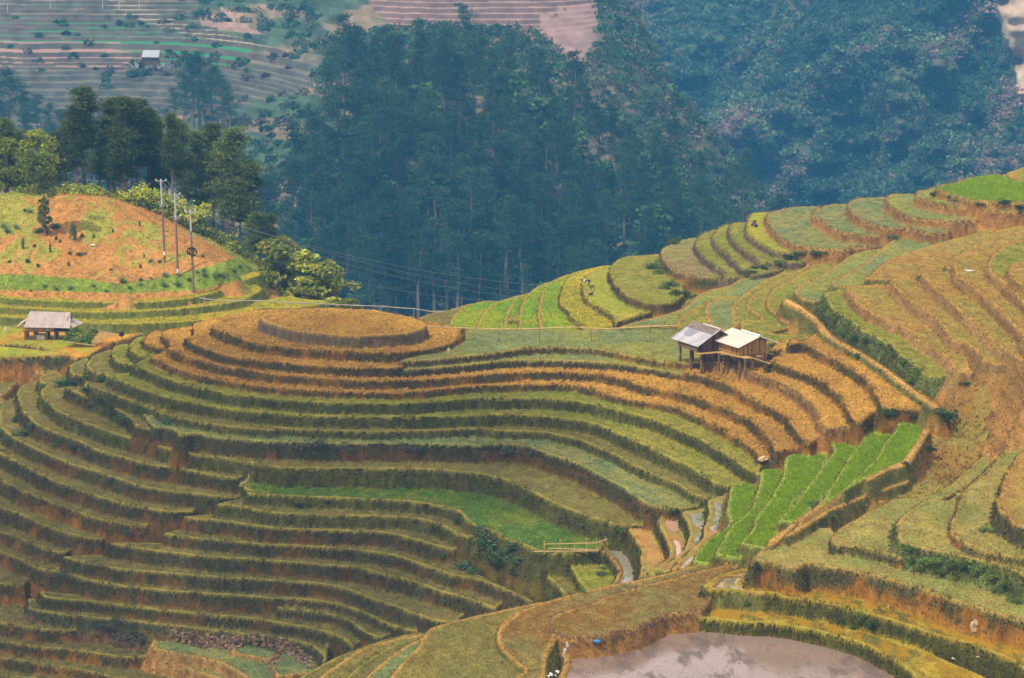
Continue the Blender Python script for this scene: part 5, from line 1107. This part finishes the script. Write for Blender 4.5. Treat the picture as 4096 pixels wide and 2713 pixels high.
def wire(a, b, sag, label, group):
    a, b = np.array(a), np.array(b); pts = [a + (b - a) * t + np.array((0, 0, -4 * sag * t * (1 - t))) for t in np.linspace(0, 1, 15)]
    V, Fq = tube_np(pts, [.015] * 15, 4); tag(mesh_np('wire', V, Fq, WIRE), label, 'wire', group)
ends = [on_y(u, v, 330) for u, v in ((2330, 1150), (2300, 1185), (2200, 1200), (2080, 1205))]
for a, e in zip([T3[0][1], T3[0][2], T3[0][0], T3[1]], ends): wire(a, e, 1.6, 'thin power wire crossing the valley gap from the knoll pole', 'wires across the valley gap')
for s in range(3): wire(T1[0][s], T2[0][s], .25, 'thin wire strung between the left and middle poles', 'wires between the poles'); wire(T2[0][s], T3[0][s], .25, 'thin wire strung between the middle and nearest poles', 'wires between the nearer poles')
wire(T1[0][0], on_y(470, 780, 299), .4, 'thin wire running from the left pole to the pines', None)
# distant poles on the far terraces
for u, v, h in ((410, 25, 55), (477, 28, 60), (556, 36, 70), (32, 46, 40), (202, 36, 36)):
    b = slope_at(u, v); t = thing('far_pole', 'pale thin pole standing on the far terraces', 'pole', b, 0, 'poles on the far terraces'); H = h / F * b[1]
    MB().bar((0, 0, -.5), (0, 0, H), .16, 6, .11).build('shaft', CONC, t); MB().box(0, 0, H * .93, 1.3, .12, .12).build('crossarm', STEEL, t)

# ------------------------------------------------------------ bamboo water pipes
def pipe(pts, y, posts, mat, label, rad=.05, on=None):
    P = [on_y(u, v, y) if on is None else on_y(u, v, y) for u, v in px(pts)]
    t = thing('bamboo_pipe', label, 'water pipe', P[0]); o = P[0]
    for a, b in zip(P[:-1], P[1:]): MB().bar(a - o, b - o, rad, 7, rad * .92).build('segment', mat, t)
    for (u, v0), (u2, v1) in posts:
        a = on_y(u, v0, y) - o; b = on_y(u2, v1, y) - o; MB().bar(b, a, .035, 6, .03).build('post', POST if mat is BAMBOO else BAMG, t)
pp = lambda s: list(zip(px(s)[0::2], px(s)[1::2]))
pipe('10:1690,1150 1870,1172 2180,1172 2331,1180 11:340,1188 460,1192 650,1202 860,1212 1110,1220 1290,1235 1385,1240 1540,1265 1650,1262', 262, pp('10:1733,1130 1733,1215 10:1793,1150 1793,1180 10:1872,1168 1872,1225 10:2183,1168 2185,1285 11:63,1170 66,1290 11:343,1183 345,1265 11:464,1180 466,1262 11:646,1198 646,1262 11:860,1208 858,1275 11:1110,1212 1112,1280 11:1387,1234 1389,1330'), BAMG, 'long grey bamboo water pipe on posts running behind the ploughed mound')
pipe('11:1480,1390 1760,1403 2100,1413 2331,1413 12:330,1408 650,1397 760,1406 900,1411 1280,1391 1510,1384', 228, pp('11:2106,1418 2114,1590 12:335,1402 334,1560 12:766,1406 786,1580 12:1278,1384 1268,1590 12:1458,1394 1500,1540'), BAMBOO, 'yellow bamboo water pipe on thin posts across the saddle field to the huts')

# ------------------------------------------------------------ small things
def fence():
    o = hit(*px('32:600,505')[0]); y = o[1]; t = thing('bamboo_fence', 'low bamboo rail fence at the end of the long green paddy', 'fence', o)
    q = lambda x, yy: on_y(2000 + x / 2.119, 1973 + yy / 2.119, y) - o
    for x, a, b in ((375, 402, 522), (510, 385, 494), (632, 430, 504), (735, 388, 498), (818, 380, 482)): MB().bar(q(x, b), q(x, a), .035, 6).build('post', BAMBOO, t)
    MB().bar(q(910, 435), q(888, 368), .03, 6).build('post', BAMBOO, t)
    for a, b in (((372, 433), (818, 423)), ((815, 424), (912, 388)), ((410, 468), (835, 482)), ((285, 496), (835, 490))): MB().bar(q(*a), q(*b), .04, 6).build('rail', BAMBOO, t)
fence()
o = hit(*px('20:2060,1275')[0]); t = thing('bamboo_tripod', 'small leaning tripod of bamboo sticks at the left end of the long green paddy', 'frame', o); q = lambda x, yy: on_y(x / 2.119, 1350 + yy / 2.119, o[1]) - o
for a, b in (((2025, 1258), (2120, 1182)), ((2040, 1250), (2118, 1205)), ((2048, 1215), (2040, 1262)), ((2083, 1225), (2080, 1285)), ((2028, 1256), (2098, 1292)), ((2110, 1160), (2104, 1190))): MB().bar(q(*a), q(*b), .028, 5).build('stick', BAMBOO, t)
def rock(name, p, s, mat, label, cat, seed, flat=.8):
    r_ = np.random.default_rng(seed); import bmesh
    bm = bmesh.new(); bmesh.ops.create_icosphere(bm, subdivisions=2, radius=1)
    for v in bm.verts: v.co *= 1 + .16 * r_.normal(); v.co.z *= flat
    me = bpy.data.meshes.new(name); bm.to_mesh(me); bm.free(); me.materials.append(mat)
    o = bpy.data.objects.new(name, me); C.collection.objects.link(o); o.location = tuple(p); o.scale = (s[0], s[0] * .8, s[1]); return tag(o, label, cat)
PALE = mat_simple('pale_stone', (.42, .31, .17), .9, .25, 3.0)
rock('boulder', hit(*px('33:1908,1180')[0]) + np.array((0, 0, .12)), (.24, .42), PALE, 'rounded pale boulder at the foot of the tall bank in the right foreground', 'boulder', 1, 1)
rock('stone', hit(*px('N:2080,425')[0]) + np.array((0, 0, .12)), (.15, .28), PALE, 'upright pale stone at the right foot of the ploughed mound', 'stone', 2, 1)
rock('stone', hit(*px('22:2235,1050')[0]) + np.array((0, 0, .15)), (.36, .26), PALE, 'square pale rock at the lower end of the ploughed strips', 'stone', 3, .8)
for i, (x, y) in enumerate(((1730, 1500), (1950, 1500))): rock('stone', hit(*px('33:%d,%d' % (x, y - 80))[0]), (.13, .10), PALE, ('small pale stone on the bank above the yellow paddy', 'whitish stone right of another on the bank above the yellow paddy')[i], 'stone', 5 + i)
rock('plastic_bag', hit(*px('32:815,1305')[0]) + np.array((0, -.15, .05)), (.20, .13), mat_simple('blue_plastic', (.03, .20, .48), .35, .2, 5.0, .5), 'crumpled blue plastic bag at the edge of the pond', 'bag', 8, .7)
for i, (x, y, s) in enumerate(((430, 1550, .16), (475, 1530, .17), (470, 1560, .14), (400, 1562, .12))):
    rock('white_sack', hit(*px('32:%d,%d' % (x, y))[0]) + np.array((0, 0, .05)), (s, .12), WHITE, 'white rag bundle in the heap at the left corner of the pond', 'sack', 20 + i, .7)['group'] = 'white rags by the pond'
o = hit(*px('32:545,1450')[0]); t = thing('rag_post', 'pale torn rag hanging on a short stick at the left edge of the pond', 'rag', o)
MB().bar((0, 0, -.1), (.14, 0, 1.2), .02, 5).build('stick', BAMBOO, t); MB().bar((.14, 0, 1.2), (.05, .03, .75), .05, 6, .10, bend=[(.2, .02, .95)]).bar((.05, .03, .75), (.1, 0, .15), .06, 5, .03, bend=[(-.03, 0, .5)]).build('rag', mat_simple('grey_cloth', (.5, .46, .40), .9, .15, 6.0), t)
rock('cloth', hit(*px('10:790,712')[0]) + np.array((0, 0, .08)), (.27, .16), mat_simple('cream_cloth', (.72, .58, .44), .9, .1, 4.0), 'cream cloth lying on the bare orange slope', 'cloth', 30, .4)
rock('cloth', hit(*px('13:1862,922')[0]) + np.array((0, 0, .05)), (.42, .12), mat_simple('pink_cloth', (.72, .50, .45), .9, .35, 7.0), 'pinkish white cloth lying on the tan field at right', 'cloth', 31, .3)
# dry stone walls at the foot of the hill
def stone_wall(s, n, label, hgt):
    r_ = np.random.default_rng(n); P = px(s); V = []; Fc = []
    cv = np.array([(x, y, z) for z in (-1, 1) for y in (-1, 1) for x in (-1, 1)], float); cf = np.array([(0, 2, 3, 1), (4, 5, 7, 6), (0, 1, 5, 4), (2, 6, 7, 3), (0, 4, 6, 2), (1, 3, 7, 5)])
    for i in range(n):
        k = r_.uniform(0, len(P) - 1.001); a = int(k); u = P[a][0] + (P[a + 1][0] - P[a][0]) * (k - a); v = P[a][1] + (P[a + 1][1] - P[a][1]) * (k - a) - r_.uniform(0, hgt)
        p = hit(u, v); m = cv * r_.uniform(.06, .15, 3) * (1 + .25 * r_.normal(size=(8, 3))); an = r_.uniform(0, 3); m = np.stack([m[:, 0] * math.cos(an) - m[:, 1] * math.sin(an), m[:, 0] * math.sin(an) + m[:, 1] * math.cos(an), m[:, 2]], -1)
        Fc.append(cf + len(V) * 8); V.append(m + p + np.array((0, -.05, 0)))
    c = np.repeat(np.array((.20, .13, .07))[None] * (1 + .4 * r_.normal(size=(n, 1))), 8, 0)
    tag(mesh_np('stone_wall', np.vstack(V), np.vstack(Fc), MAT_LAND, np.clip(c, .04, .6), 'earth'), label, 'wall')
stone_wall('30:1450,1255 1700,1310 1950,1330 2060,1310', 190, 'rubble stone wall facing the lowest bank at bottom left', 42)
stone_wall('30:2110,1290 2331,1330 31:300,1360 420,1420 520,1500', 190, 'rubble stone wall curving round the small bottom fields', 42)
stone_wall('31:170,1500 200,1440 240,1400', 60, 'short pile of stones beside the small bottom field', 30)

# ------------------------------------------------------------ people at work
def skin_body(name, verts, edges, radii, mat, parent, sub=1, root=0):
    me = bpy.data.meshes.new(name); me.from_pydata(verts, edges, []); me.materials.append(mat)
    o = bpy.data.objects.new(name, me); C.collection.objects.link(o); o.parent = parent
    o.modifiers.new('skin', 'SKIN'); sl = me.skin_vertices[0].data
    for i, r in enumerate(radii): sl[i].radius = (r, r); sl[i].use_root = (i == root)
    if sub: m = o.modifiers.new('sub', 'SUBSURF'); m.levels = m.render_levels = sub
    return o
SKIN = mat_simple('skin', (.36, .19, .11), .6, .08, 4.0); HAIR = mat_simple('hair', (.02, .016, .014), .6, .2, 6.0)
def person(u, v, rz, label, J, top, legs, hat=None, S=.62):
    """J: joints in metres (pelvis, chest, neck, head, then left/right shoulder-elbow-hand and hip-knee-foot); S scales metres to scene size"""
    p = hit(u, v); t = thing('person', label, 'person', p, rz); K = {k: np.array(q) * S for k, q in J.items()}
    names = ['pelvis', 'chest', 'neck', 'head', 'shL', 'elL', 'haL', 'shR', 'elR', 'haR', 'hiL', 'knL', 'foL', 'hiR', 'knR', 'foR']
    V = [tuple(K[n]) for n in names]; R_ = [.13, .14, .055, .085, .06, .043, .03, .06, .043, .03, .085, .06, .04, .085, .06, .04]
    E = [(0, 1), (1, 2), (2, 3), (1, 4), (4, 5), (5, 6), (1, 7), (7, 8), (8, 9), (0, 10), (10, 11), (11, 12), (0, 13), (13, 14), (14, 15)]
    def add(a, d, r, n=1):
        base = a
        for k in range(n): V.append(tuple(np.array(V[base]) + np.array(d) * S)); R_.append(r); E.append((base, len(V) - 1)); base = len(V) - 1
    add(3, K['head'] / S * 0 + (np.array(J['head']) - np.array(J['neck'])) * .75, .075)
    for h, e in ((6, 5), (9, 8)):
        d = np.array(V[h]) - np.array(V[e]); d /= np.linalg.norm(d)
        for s in (-.035, -.015, .008, .03): add(h, d * (.10 - abs(s)) + np.array((s, s * .4, 0)), .010)
        add(h, d * .045 + np.array((.05, .02, 0)), .011)
    for f in (12, 15): add(f, (0, -.16, -.01), .035)
    skin_body('body', V, E, [r * S for r in R_], SKIN, t)
    def shell(nm, ids, ed, k, mat): skin_body(nm, [tuple(K[i]) for i in ids], ed, [R_[names.index(i)] * S * k for i in ids], mat, t)
    shell('jacket', ['chest', 'pelvis', 'shL', 'elL', 'shR', 'elR', 'neck'], [(0, 1), (0, 2), (2, 3), (0, 4), (4, 5), (0, 6)], 1.22, top)
    shell('trousers', ['pelvis', 'hiL', 'knL', 'foL', 'hiR', 'knR', 'foR'], [(0, 1), (1, 2), (2, 3), (0, 4), (4, 5), (5, 6)], 1.22, legs)
    hd = K['head'] + (K['head'] - K['neck']) * .45; ax = (K['head'] - K['neck']); ax /= np.linalg.norm(ax)
    if hat: MB().bar(hd - ax * .02, hd + ax * .03, .24 * S, 14, .20 * S).bar(hd + ax * .03, hd + ax * .13 * S * 1.6, .2 * S, 14, .03 * S).build('hat', hat, t)
    else: MB().bar(hd - ax * .07 + np.array((0, .03, 0)), hd + ax * .05, .105 * S, 10, .06 * S).build('hair', HAIR, t)
    fwd = np.array((0, -1, 0)); 
    fc = K['head'] + fwd * .085 * S
    MB().bar(fc, fc + fwd * .03 * S, .018 * S, 5, .008 * S).build('nose', SKIN, t)
    MB().box(*(fc + np.array((-.035 * S, -.003, .03 * S))), .02 * S, .01 * S, .012 * S).box(*(fc + np.array((.035 * S, -.003, .03 * S))), .02 * S, .01 * S, .012 * S).build('eyes', HAIR, t)
    return t
def cloth(n, c): return mat_simple(n, c, .9, .15, 5.0)
BEND = dict(pelvis=(0, .18, .86), chest=(0, -.22, .98), neck=(0, -.40, .98), head=(0, -.53, .93), shL=(-.19, -.30, .96), elL=(-.24, -.42, .66), haL=(-.16, -.52, .40), shR=(.19, -.30, .96), elR=(.24, -.45, .68), haR=(.14, -.56, .40), hiL=(-.10, .18, .82), knL=(-.16, .05, .45), foL=(-.17, .12, .06), hiR=(.10, .18, .82), knR=(.16, .05, .45), foR=(.17, .14, .06))
WIDE = dict(BEND, pelvis=(0, .25, .80), chest=(0, -.12, .82), neck=(0, -.3, .74), head=(0, -.41, .64), shL=(-.19, -.2, .78), elL=(-.38, -.38, .52), haL=(-.55, -.5, .20), shR=(.19, -.2, .78), elR=(.34, -.3, .5), haR=(.46, -.4, .24), foL=(-.26, .2, .06), foR=(.26, .25, .06), knL=(-.2, .1, .42), knR=(.2, .1, .42), hiL=(-.1, .24, .76), hiR=(.1, .24, .76))
SQUAT = dict(pelvis=(0, .18, .28), chest=(0, 0, .60), neck=(0, -.05, .78), head=(0, -.09, .92), shL=(-.19, -.02, .70), elL=(-.24, -.26, .52), haL=(-.12, -.42, .30), shR=(.19, -.02, .70), elR=(.24, -.26, .52), haR=(.12, -.44, .28), hiL=(-.11, .14, .28), knL=(-.17, -.28, .48), foL=(-.15, -.12, .06), hiR=(.11, .14, .28), knR=(.17, -.28, .48), foR=(.15, -.12, .06))
person(2352, 1146, R(-75), 'person in dark blue jacket and white hat bending low over the orange plot', BEND, cloth('navy_cloth', (.03, .045, .11)), cloth('brown_cloth', (.12, .06, .035)), cloth('white_hat', (.75, .72, .74)))
person(2366, 1164, R(-15), 'person in near black clothes stooping with arms spread, middle of three workers', WIDE, cloth('black_cloth', (.03, .022, .035)), cloth('black_cloth_two', (.035, .025, .035)))
person(2362, 1184, R(150), 'person in pink top and dark trousers squatting, lowest of three workers', SQUAT, cloth('pink_top', (.42, .15, .15)), cloth('dark_trousers', (.03, .02, .03)))
person(3013, 908, R(35), 'person with bare arms and purple top squatting on the yellow ridge terrace', SQUAT, cloth('purple_top', (.10, .03, .11)), cloth('dark_trousers_two', (.03, .03, .05)))
person(3024, 911, R(-50), 'person in dark headscarf and violet clothes squatting at right on the yellow ridge terrace', SQUAT, cloth('violet_top', (.16, .08, .17)), cloth('navy_trousers', (.02, .025, .05)), cloth('dark_scarf', (.03, .02, .02)))
# ------------------------------------------------------------ the hazy air
def haze():
    x, y0, y1, z0, z1 = 900, -60, 1800, -185, 4
    v = [(sx, yy, zz) for zz in (z0, z1) for yy in (y0, y1) for sx in (-x, x)]
    f = [(0, 2, 3, 1), (4, 5, 7, 6), (0, 1, 5, 4), (2, 6, 7, 3), (0, 4, 6, 2), (1, 3, 7, 5)]
    me = bpy.data.meshes.new('haze'); me.from_pydata(v, [], f); o = bpy.data.objects.new('haze', me); C.collection.objects.link(o)
    m = bpy.data.materials.new('haze'); m.use_nodes = True; nt = m.node_tree
    nt.nodes.remove(nt.nodes['Principled BSDF'])
    pv = nt.nodes.new('ShaderNodeVolumePrincipled'); pv.inputs['Density'].default_value = HAZE_D; pv.inputs['Color'].default_value = HAZE_C
    pv.inputs['Anisotropy'].default_value = 0.0
    nt.links.new(pv.outputs[0], nt.nodes['Material Output'].inputs['Volume']); me.materials.append(m)
    tag(o, kind='stuff')
HAZE_D = 0.00040; HAZE_C = (.085, .345, .67, 1)
haze()
# an out-of-view cloud added to shade the lower left of the round hill
def shade_cloud(c, rx, ry, rz, n, seed, T):
    import bmesh
    r_ = np.random.default_rng(seed); bm = bmesh.new()
    for i in range(n):
        a = r_.uniform(0, 6.28); q = math.sqrt(r_.random()); s = r_.uniform(.22, .42) * min(rx, ry)
        b2 = bmesh.ops.create_icosphere(bm, subdivisions=2, radius=s)
        p = Vector((rx * q * math.cos(a), ry * q * math.sin(a), rz * r_.uniform(-.3, 1) * (1 - q * .6)))
        for v in b2['verts']: v.co = v.co * (1 + .12 * r_.normal()); v.co.z *= .7; v.co += p
    me = bpy.data.meshes.new('shade_cloud'); bm.to_mesh(me); bm.free()
    m = bpy.data.materials.new('shade_cloud'); m.use_nodes = True; nt = m.node_tree; nt.nodes.remove(nt.nodes['Principled BSDF'])
    tr = nt.nodes.new('ShaderNodeBsdfTransparent'); tl = nt.nodes.new('ShaderNodeBsdfTranslucent'); mx = nt.nodes.new('ShaderNodeMixShader'); mx.inputs[0].default_value = 1 - T
    nt.links.new(tr.outputs[0], mx.inputs[1]); nt.links.new(tl.outputs[0], mx.inputs[2]); nt.links.new(mx.outputs[0], nt.nodes['Material Output'].inputs[0])
    me.materials.append(m); o = bpy.data.objects.new('shade_cloud', me); C.collection.objects.link(o); o.location = c; tag(o, kind='structure')
g_ = Vector((-24, 216, -54)); shade_cloud(g_ + sdir * 230, 34, 24, 12, 46, 5, .90)
